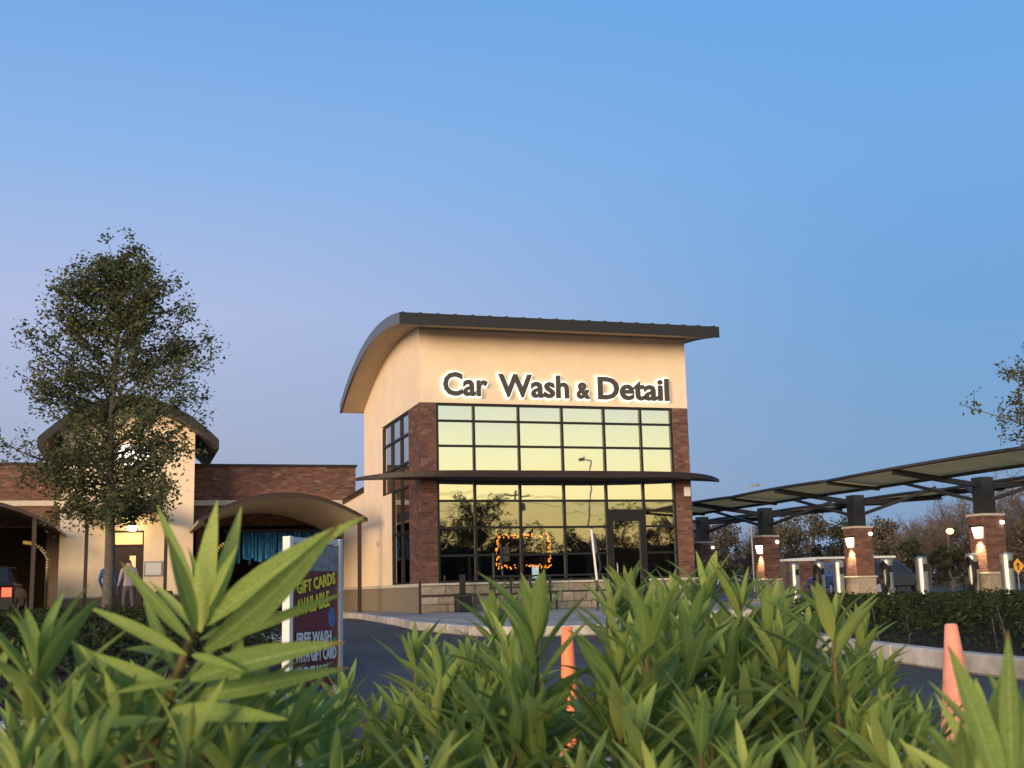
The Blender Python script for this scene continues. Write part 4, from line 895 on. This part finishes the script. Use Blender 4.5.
WH = ['just right of the main building', 'between the main building and third pillar', 'left of the third pillar', 'directly behind the third pillar', 'just right of the third pillar', 'over the brick enclosure left end', 'over the brick enclosure centre', 'small crown left of the second pillar', 'behind the second pillar', 'just right of the second pillar', 'in the gap right of second pillar', 'midway between second and nearest pillar', 'tall, left of the orange street lamp', 'tall, behind the orange street lamp', 'tall, behind the nearest pillar', 'tall, at the right edge of the frame', 'low, at the right edge of the frame', 'low and wide behind the grey car', 'low and wide behind the blue car', 'hidden behind the window wall side', 'low, just left of nearest pillar', 'low, filling below the orange lamp', 'low, right of the nearest pillar']
for k, (px, ty, Y, kind, wd_) in enumerate(FT):
    p = atY(px, ty, Y); far_tree({'brown': 'winter_tree', 'bare': 'bare_tree', 'green': 'evergreen_tree'}[kind], LB[kind] + ' ' + WH[k], 'tree', (p.x, Y, -.03), p.z * 1.02, wd_, kind, 100 + k, 'trees beyond the car park')
p = atY(948, 545, 11); far_tree('evergreen_shrub', 'round dark evergreen shrub behind the plain vacuum post', 'shrub', (p.x, 11, -.03), p.z, 1.1, 'green', 77, None) 
R.seed(3); ug = MB()
for k in range(26000):
    x = R.uniform(22, 120); y = 78 + R.uniform(-3, 4); h_ = 4.2 * (.75 + .5 * noise.noise(V((x * .16, 0, 3)))) ; kk = R.uniform(.6, 1.3)
    leaf_quad(ug, V((x, y, abs(R.uniform(0, 1)) ** .8 * h_)), R.uniform(.14, .30), tuple(c * kk for c in R.choice([(.10, .078, .052), (.07, .062, .04), (.045, .05, .028), (.12, .095, .065)])))
stuff(tag(ug.build('undergrowth', 'far_leaf'), 'brown winter undergrowth and brush below the far trees', 'undergrowth'))
def hedge(name, label, poly, z0, h, nleaf, ls, seed, pal=((.020, .030, .013), (.028, .042, .016), (.014, .022, .011), (.045, .055, .02))):
    R.seed(seed); xs_ = [p[0] for p in poly]; ys_ = [p[1] for p in poly]; cx, cy = sum(xs_) / len(xs_), sum(ys_) / len(ys_); t = thing(name, label, 'hedge', (cx, cy, z0)); cr = MB(); tr = MB(); n = 0
    while n < nleaf:
        x, y = R.uniform(min(xs_), max(xs_)), R.uniform(min(ys_), max(ys_))
        if not inside((x, y), poly): continue
        hh = h * (.86 + .22 * noise.noise(V((x * 1.7, y * 1.7, seed)))) ; z = hh * (1 - abs(R.gauss(0, .32))) if R.random() < .6 else R.uniform(.05, hh)
        if z < .03: continue
        kk = R.uniform(.7, 1.35); leaf_quad(cr, V((x - cx, y - cy, z)), ls * R.uniform(.6, 1.3), tuple(c * kk for c in R.choice(pal))); n += 1
    for k in range(60):
        x, y = R.uniform(min(xs_), max(xs_)), R.uniform(min(ys_), max(ys_))
        if inside((x, y), poly): tr.tube([(x - cx, y - cy, 0), (x - cx + R.uniform(-.1, .1), y - cy + R.uniform(-.1, .1), h * .8)], [.012, .005], 5)
    stuff(tr.build('stems', 'bark', t)); stuff(cr.build('foliage', 'hedge_leaf', t))
hedge('hedge', 'dark clipped hedge filling the kerbed island on the right', [(-1.55, -27.4), (-1.33, -25.5), (-1.06, -24.0), (-.78, -22.7), (-.32, -20.9), (.78, -18.4), (1.8, -16.1), (4, -15), (6, -15.5), (6, -27.4)], .08, .52, 52000, .028, 21)
hedge('hedge', 'dark low hedge around the oak in the left tree bed', [(-11.5, -25.4), (-9.2, -25.7), (-7.95, -25.3), (-7.15, -24.0), (-6.6, -22.4), (-6.1, -20.5), (-5.9, -16), (-6.1, -6), (-11, -6), (-11.5, -18)], .08, .56, 56000, .028, 22)

# --- shrubs in front of the camera: every leaf is its own object
def leaf_mesh(k):
    rr = random.Random(k); n = 7; bend = rr.uniform(.05, .30); fold = rr.uniform(.14, .30); tw = rr.uniform(-.10, .10); vs = []; uv = []; side = rr.uniform(-.05, .05)
    for i in range(n + 1):
        t = i / n; w_ = (.072 + .004 * k) * (math.sin(math.pi * min(1, t ** .78)) ** .85) if 0 < i < n else .004
        if i == 0: w_ = .014
        y = t; z = -bend * t * t; cx = side * t * t; a = tw * t
        for s in (-1, 0, 1):
            vs.append((cx + s * w_ * math.cos(a), y - (0 if s == 0 else .0), z + abs(s) * w_ * fold * 2.0 + s * w_ * math.sin(a))); uv.append((.5 + s * .5, t))
    fs = []
    for i in range(n):
        for s in range(2): a = i * 3 + s; fs.append((a, a + 1, a + 4, a + 3))
    me = bpy.data.meshes.new('leaf'); me.from_pydata(vs, [], fs); l = me.uv_layers.new(name='UVMap')
    for p_ in me.polygons:
        for li in p_.loop_indices: l.data[li].uv = uv[me.loops[li].vertex_index]
    me.polygons.foreach_set('use_smooth', [True] * len(me.polygons)); me.materials.append(M['shrub_leaf']); return me
LEAF = [leaf_mesh(k) for k in range(9)]
GA = 2.39996
def shrub(label, base, stems, seed):
    """stems: (tip position, leaf length, leaf count, lean vector, upright 0..1)"""
    R.seed(seed); root = thing('shrub', label, 'shrub', base, group='leafy shrubs in the near bed'); b = V(base); total = 0
    for (tip, Ln, nl, lean, upr) in stems:
        tip = V(tip) - b; ax = (V((0, 0, 1)) + V(lean)).normalized(); low = tip - ax * Ln * 1.5
        foot = V((low.x * .35, low.y * .35, 0)); mid = (low + foot) / 2 + V((R.uniform(-.02, .02), R.uniform(-.02, .02), 0))
        r0 = Ln * .030
        st_ = MB(); st_.tube([foot, mid, low, tip - ax * Ln * .5, tip], [r0 * 1.7, r0 * 1.5, r0 * 1.2, r0 * .9, r0 * .5], 7); so2 = st_.build('stem', 'stem_wood', root, smooth=True)
        ph = R.uniform(0, 6.28); x = ax.orthogonal().normalized(); y = ax.cross(x)
        for i in range(nl):
            t = i / max(1, nl - 1); az = ph + i * GA + R.uniform(-.25, .25)
            inc = rad(10 + (66 - 24 * upr) * t ** .8) + R.uniform(-.12, .12)
            ln = Ln * (.5 + .5 * min(1, t * 2.2)) * R.uniform(.7, 1.15)
            rd = x * math.cos(az) + y * math.sin(az); dv = (ax * math.cos(inc) + rd * math.sin(inc)).normalized()
            up = (ax * math.sin(inc) - rd * math.cos(inc)).normalized() * 1.0; up = (up + V((R.gauss(0, .12), R.gauss(0, .12), 0))).normalized(); sx2 = dv.cross(up).normalized(); up = sx2.cross(dv)
            pos = tip - ax * Ln * (.05 + 1.35 * t * t) + rd * r0
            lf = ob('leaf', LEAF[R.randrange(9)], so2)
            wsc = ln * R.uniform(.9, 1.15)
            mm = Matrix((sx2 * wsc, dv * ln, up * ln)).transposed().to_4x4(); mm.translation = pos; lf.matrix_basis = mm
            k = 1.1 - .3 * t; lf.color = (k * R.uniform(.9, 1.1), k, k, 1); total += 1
    return total
def S_(px, py, D, Lpx, n=24, lean=(0, 0, 0), upr=.6): return (atD(px, py, D), Lpx * D / FPX, n, lean, upr)
def bed(x, y, D): p = atD(x, y, D); return (p.x, p.y, .08)
def fill(seed, xr, yr, Dr, n, Lm=.115):
    rr = random.Random(seed); out = []
    for k in range(n):
        D = rr.uniform(*Dr); out.append((atD(rr.uniform(*xr), rr.uniform(*yr), D), Lm * rr.uniform(.8, 1.15), rr.randint(16, 24), (rr.gauss(0, .22), rr.gauss(0, .22), 0), rr.uniform(.3, .8)))
    return out
TOT = 0
def blades(label, base, stem_px, leaves, seed):
    """a near sprig whose leaves run from a base to a tip: (bx, by, tx, ty, depth at base, depth at tip, width factor)"""
    R.seed(seed); root = thing('shrub', label, 'shrub', base, group='leafy shrubs in the near bed'); b = V(base)
    pts = [V((0, 0, 0))] + [atD(*q) - b for q in stem_px]; st_ = MB(); st_.tube(pts, [.008] + [.0045 - .002 * i / len(stem_px) for i in range(len(stem_px))], 7); so2 = st_.build('stem', 'stem_wood', root, smooth=True)
    for (bx, by, tx, ty, d0, d1, wf) in leaves:
        p, q = atD(bx, by, d0) - b, atD(tx, ty, d1) - b; dv = q - p; ln = dv.length; dv.normalize(); up_ = (-CF * R.uniform(.5, 1.2) + V((0, 0, 1)) * R.uniform(.2, .8) + CR * R.gauss(0, .4)); sx2 = dv.cross(up_).normalized(); up_ = sx2.cross(dv)
        lf = ob('leaf', LEAF[R.randrange(9)], so2); mm = Matrix((sx2 * ln * wf * .84, dv * ln, up_ * ln * .8)).transposed().to_4x4(); mm.translation = p; lf.matrix_basis = mm; k = R.uniform(.95, 1.12); lf.color = (k, k, k, 1)
    return len(leaves)
TOT += blades('tall near sprig with long pale leaves reaching over the poster top', bed(150, 900, .98), [(150, 760, .97), (172, 690, .96), (190, 640, .96), (205, 590, .96)],
  [(200, 632, 214, 505, .95, .93, 1.1), (206, 620, 246, 508, .96, .97, 1.15), (206, 625, 338, 512, .95, .90, 1.15), (204, 650, 334, 556, .94, .88, 1.1), (212, 610, 316, 538, .97, .95, 1.0), (226, 640, 345, 590, .97, .97, .6), (200, 600, 152, 500, .97, 1.03, .6), (190, 640, 120, 560, .95, .95, 1.0), (196, 630, 172, 538, .94, .90, 1.1), (186, 655, 90, 602, .94, .92, .9), (190, 680, 318, 636, .93, .86, .9), (178, 690, 92, 655, .93, .9, .9), (184, 700, 345, 668, .95, .93, .7), (170, 705, 60, 640, .95, 1.0, .8), (180, 690, 250, 600, .96, .98, 1.0), (172, 710, 280, 715, .92, .86, .9), (165, 720, 70, 725, .92, .86, .9), (198, 625, 270, 560, .98, 1.02, .9), (176, 672, 140, 590, .98, 1.02, .9), (204, 615, 196, 545, .96, .97, 1.0), (206, 610, 232, 548, .94, .93, .9), (203, 622, 262, 585, .99, 1.04, .8), (196, 632, 150, 575, .99, 1.03, .9), (200, 640, 290, 610, .99, 1.05, .8), (188, 668, 120, 630, .98, 1.04, .9), (192, 655, 236, 665, .92, .88, .8), (182, 680, 110, 690, .92, .88, .8)], 60)
TOT += blades('near sprig with two broad dark blades in front of the right cone', bed(1000, 930, .8), [(1005, 810, .8), (1000, 775, .8)],
  [(1003, 800, 956, 646, .8, .82, 1.25), (1012, 800, 1009, 628, .8, .84, .95), (1000, 800, 935, 692, .82, .86, .9), (1010, 810, 1040, 660, .8, .82, 1.0), (990, 810, 905, 735, .82, .84, .8)], 61)
TOT += shrub('leafy shrub low at left below the tall sprig', bed(170, 900, 1.0), [S_(235, 690, 1.0, 120, 14, (.45, .1, 0), .3), S_(120, 720, .92, 120, 13, (-.15, 0, 0), .5), S_(290, 730, 1.05, 110, 12, (.35, 0, 0), .3), S_(190, 740, .85, 120, 10, (.1, -.1, 0), .5), ], 31)
TOT += shrub('shrub with pale upright leaves at the far left edge', bed(30, 900, .95), [S_(38, 655, .90, 122, 22, (.02, 0, 0), .8), S_(98, 700, .95, 110, 20, (.1, 0, 0), .7), S_(60, 730, .85, 110, 18, (-.1, 0, 0), .6), S_(-15, 690, .95, 110, 14, (-.1, 0, 0), .5), S_(85, 765, .75, 125, 12, (.1, 0, 0), .8), S_(20, 770, .8, 110, 12, (0, 0, 0), .6)], 32)
TOT += shrub('small shrub below the poster right post', bed(340, 800, 2.3), [S_(345, 695, 2.3, 58, 16), S_(305, 715, 2.2, 60, 14), S_(375, 720, 2.2, 55, 14), S_(330, 740, 2.0, 60, 12)] + fill(5, (280, 400), (725, 790), (1.6, 2.4), 7), 33)
TOT += shrub('small upright shrub against the dark asphalt, left of middle', bed(415, 800, 2.2), [S_(415, 652, 2.2, 60, 18, (0, 0, 0), .8), S_(445, 705, 2.1, 70, 14), S_(400, 715, 1.9, 65, 14)] + fill(6, (380, 470), (715, 790), (1.5, 2.3), 7), 34)
TOT += shrub('bright near shrub with broad leaves at bottom, left of middle', bed(430, 950, .95), [S_(425, 775, .95, 110, 12, (.05, 0, 0), .8), S_(335, 795, 1.0, 110, 10, (-.1, 0, 0), .6), S_(500, 790, 1.0, 105, 12, (.15, 0, 0), .6)], 35)
TOT += shrub('shrub with spiky crown in front of the glowing string lights', bed(530, 850, 1.5), [S_(535, 618, 1.5, 98, 20, (0, 0, 0), .7), S_(520, 690, 1.45, 95, 16, (-.2, 0, 0), .4), S_(548, 715, 1.6, 80, 15, (-.1, 0, 0), .4), S_(480, 715, 1.5, 80, 14, (-.3, 0, 0), .3)] + fill(8, (460, 545), (720, 800), (1.3, 1.9), 8), 36)
TOT += shrub('wide leafy shrub in front of the glass door', bed(650, 850, 1.5), [S_(645, 628, 1.4, 100, 20, (0, 0, 0), .6), S_(618, 668, 1.4, 90, 16, (.05, 0, 0), .6), S_(690, 655, 1.5, 90, 16, (.2, 0, 0), .5), S_(640, 730, 1.3, 90, 14), S_(700, 735, 1.25, 95, 16, (0, 0, 0), .4)] + fill(9, (590, 730), (700, 790), (1.3, 1.8), 8), 37)
TOT += shrub('dense leafy shrub in front of the right brick pier', bed(710, 820, 2.0), [S_(705, 590, 2.0, 70, 18, (0, 0, 0), .6), S_(672, 596, 2.1, 68, 16), S_(742, 600, 2.0, 72, 18, (.1, 0, 0), .5), S_(770, 618, 1.9, 72, 16, (.3, 0, 0), .4), S_(725, 650, 1.8, 80, 16)] + fill(10, (650, 790), (640, 760), (1.7, 2.3), 9), 38)
TOT += shrub('shrub with red brown stem tip before the kerbed island', bed(835, 850, 1.7), [S_(832, 622, 1.65, 82, 18, (0, 0, 0), .5), S_(850, 690, 1.7, 75, 18, (.1, 0, 0), .5), S_(795, 690, 1.6, 75, 15, (-.2, 0, 0), .4), S_(885, 725, 1.6, 75, 15, (.25, 0, 0), .4)] + fill(11, (770, 900), (715, 790), (1.4, 1.9), 8), 39)
TOT += shrub('near shrub with broad blades at the bottom right corner', bed(980, 950, .95), [S_(985, 735, .95, 128, 12, (-.05, 0, 0), .85), S_(1030, 745, .95, 125, 11, (.0, 0, 0), .8), S_(968, 775, .85, 125, 12, (-.05, 0, 0), .9), S_(952, 770, 1.0, 100, 14, (-.05, 0, 0), .7), S_(935, 790, 1.0, 100, 11, (-.15, 0, 0), .5), S_(900, 790, 1.1, 90, 12, (-.1, 0, 0), .4)], 40)
TOT += shrub('low shrub peeking below the right traffic cone', bed(925, 850, 1.6), [S_(925, 735, 1.6, 70, 16), S_(895, 750, 1.5, 75, 14), S_(950, 765, 1.6, 65, 14)], 41)
TOT += shrub('low shrub filling the bottom between the two cones', bed(770, 950, 1.15), [S_(745, 775, 1.1, 95, 14, (0, 0, 0), .4), S_(810, 785, 1.1, 95, 14, (.1, 0, 0), .4), S_(580, 780, 1.15, 85, 14), S_(655, 790, 1.05, 95, 14)], 42)
TOT += shrub('low shrub showing between the left shrubs and poster foot', bed(250, 850, 1.6), fill(13, (100, 300), (735, 800), (1.2, 1.8), 9, .11), 43)
TOT += shrub('dense low foliage below the spiky middle shrub', bed(540, 900, 1.8), fill(51, (440, 540), (665, 760), (1.7, 2.6), 14), 44)
TOT += shrub('dense low foliage below the shrub at the glass door', bed(690, 900, 1.8), fill(52, (600, 800), (640, 740), (1.8, 2.7), 14), 45)
TOT += shrub('dense low foliage left of the right traffic cone', bed(840, 900, 1.7), fill(53, (760, 915), (690, 770), (1.6, 2.4), 12), 46)
TOT += shrub('low dark foliage in the bottom left corner', bed(90, 900, 1.2), fill(54, (-10, 200), (700, 790), (1.05, 1.5), 10), 47)
TOT += shrub('tall dense foliage in the middle mound between the two orange cones', bed(660, 900, 2.1), [S_(612, 606, 2.2, 60, 22, (.1, 0, 0)), S_(628, 596, 2.3, 60, 22), S_(660, 612, 1.9, 72, 22), S_(690, 628, 1.8, 74, 20, (.1, 0, 0)), S_(740, 640, 1.9, 72, 20), S_(632, 645, 2.0, 70, 20)] + fill(61, (610, 760), (640, 720), (1.6, 2.2), 5), 48)
TOT += shrub('dense foliage of the mound left of the kerbed island', bed(790, 900, 2.1), [S_(785, 612, 2.2, 62, 22, (.1, 0, 0)), S_(810, 640, 2.0, 68, 22), S_(862, 640, 2.1, 64, 22, (.15, 0, 0)), S_(775, 665, 1.9, 72, 20), S_(880, 675, 2.0, 66, 20, (.2, 0, 0)), S_(835, 680, 1.9, 70, 20)] + fill(62, (750, 890), (680, 750), (1.6, 2.2), 6), 49)
TOT += shrub('dense foliage at the left end of the middle mound', bed(480, 900, 2.0), [S_(495, 622, 2.1, 64, 22, (-.1, 0, 0)), S_(470, 668, 2.0, 68, 20, (-.2, 0, 0)), S_(512, 655, 1.9, 72, 20), S_(445, 700, 1.9, 70, 20)] + fill(63, (420, 530), (690, 750), (1.6, 2.2), 7), 50)
TOT += shrub('pale foliage under the tall sprig in front of the poster foot', bed(240, 900, 1.1), [S_(255, 700, 1.1, 95, 20, (.2, 0, 0)), S_(205, 715, 1.05, 100, 20), S_(300, 725, 1.15, 88, 18, (.2, 0, 0)), S_(140, 725, 1.05, 100, 20, (-.1, 0, 0)), S_(235, 755, .95, 100, 18), S_(330, 750, 1.2, 85, 18)], 51)
print('leaves', TOT)

# ------------------------------------------------------------------ poles and lamps
def lamp_pole(label, x, y, h, arm=1, name='street_lamp', lit=None):
    t = thing(name, label, 'street lamp', (x, y, -.02)); MB().tube([(0, 0, 0), (0, 0, h)], [.09, .06], 10).build('pole', 'galv', t)
    MB().bar((0, 0, h - .08), (arm * .5, 0, h), .06).build('arm', 'galv', t); MB().box((arm * .4 if arm > 0 else arm * 1.0, -.18, h - .08), (arm * 1.0 if arm > 0 else arm * .4, .18, h + .10)).build('lamp_head', 'galv', t, bevel=.03)
    MB().box((min(arm * .45, arm * .95), -.14, h - .10), (max(arm * .45, arm * .95), .14, h - .082)).build('lens', lit or 'white_paint', t)
p = atY(755, 485, 60); lamp_pole('distant lamp pole rising above the fabric canopy', p.x - .6, 60, p.z, 1)
p = atY(950, 531, 42); sl = thing('street_lamp', 'distant street lamp glowing orange among the bare trees', 'street lamp', (p.x, 42, -.02)); MB().tube([(0, .3, 0), (0, .3, p.z)], .06, 8).build('pole', 'wood_pole', sl); MB().bar((0, .3, p.z - .1), (0, 0, p.z + .2), .05).build('arm', 'galv', sl); MB().lathe((0, 0, p.z), [(.02, -.22), (.22, -.12), (.28, .06), (.14, .2)], 12).build('lamp', 'sodium', sl, smooth=True)
# behind the camera, seen mirrored in the window wall
v = atY(588, 462, 56); lamp_pole('tall lamp pole across the street mirrored in the windows', v.x + .4, -56, v.z, -1)
v = atY(521, 489, 78); up = thing('utility_pole', 'wooden utility pole across the street mirrored in the windows', 'utility pole', (v.x, -78, -.03)); MB().tube([(0, 0, 0), (0, 0, v.z)], [.16, .11], 10).build('pole', 'wood_pole', up); MB().box((-1.1, -.05, v.z - .45), (1.1, .05, v.z - .3)).build('cross_arm', 'wood_pole', up)
MB().lathe((.25, 0, v.z - 2.2), [(.2, 0), (.22, .1), (.22, .8), (.1, .9)], 12).build('transformer', 'galv', up)
for k, dz in enumerate((-.25, -.25, -1.2)):
    x = (-.9, .9, 0)[k]; wr = MB(); wr.tube([(v.x + x + s * 9, -78, v.z + dz - 1.3 * (1 - ((abs(s) % 5) / 2.5 - 1) ** 2)) for s in range(-5, 11)], .018, 4)
    tag(wr.build('power_line', 'black_metal', None), 'sagging power line across the street mirrored in the windows', 'cable', 'power lines across the street')
R.seed(99)
BT = [(-6, 9.5, 'green'), (0, 7.0, 'brown'), (5, 6.3, 'green'), (11, 5.6, 'brown'), (16, 6.2, 'green'), (20, 8.3, 'green'), (24, 7.6, 'brown'), (29, 8.5, 'green'), (33, 6.4, 'brown'), (37, 7.3, 'green'), (42, 6.8, 'brown'), (48, 8.5, 'green'), (54, 7.5, 'brown'), (60, 7.8, 'green')]
for k, (x, h, kind) in enumerate(BT):
    far_tree('roadside_tree', ('dark ' if kind == 'green' else 'brown ') + 'tree of the row across the street, seen only mirrored in the windows', 'tree', (x - 2, -96 + R.uniform(-4, 4), -.03), h * 1.15, 1.25, kind, 300 + k, 'trees across the street')
for k in range(12):
    far_tree('roadside_tree', 'tree of the back row across the street, seen only mirrored in the windows', 'tree', (-8 + k * 6 + R.uniform(-1, 1), -103, -.03), R.uniform(6.8, 8.6), 1.35, 'green' if k % 3 else 'brown', 330 + k, 'back trees across the street')
mb = MB(); mb.box((-10, -112, -.03), (75, -108, 5.6)); tag(mb.build('roadside_building', 'interior', None), 'long low dark building across the street mirrored in the windows', 'building')
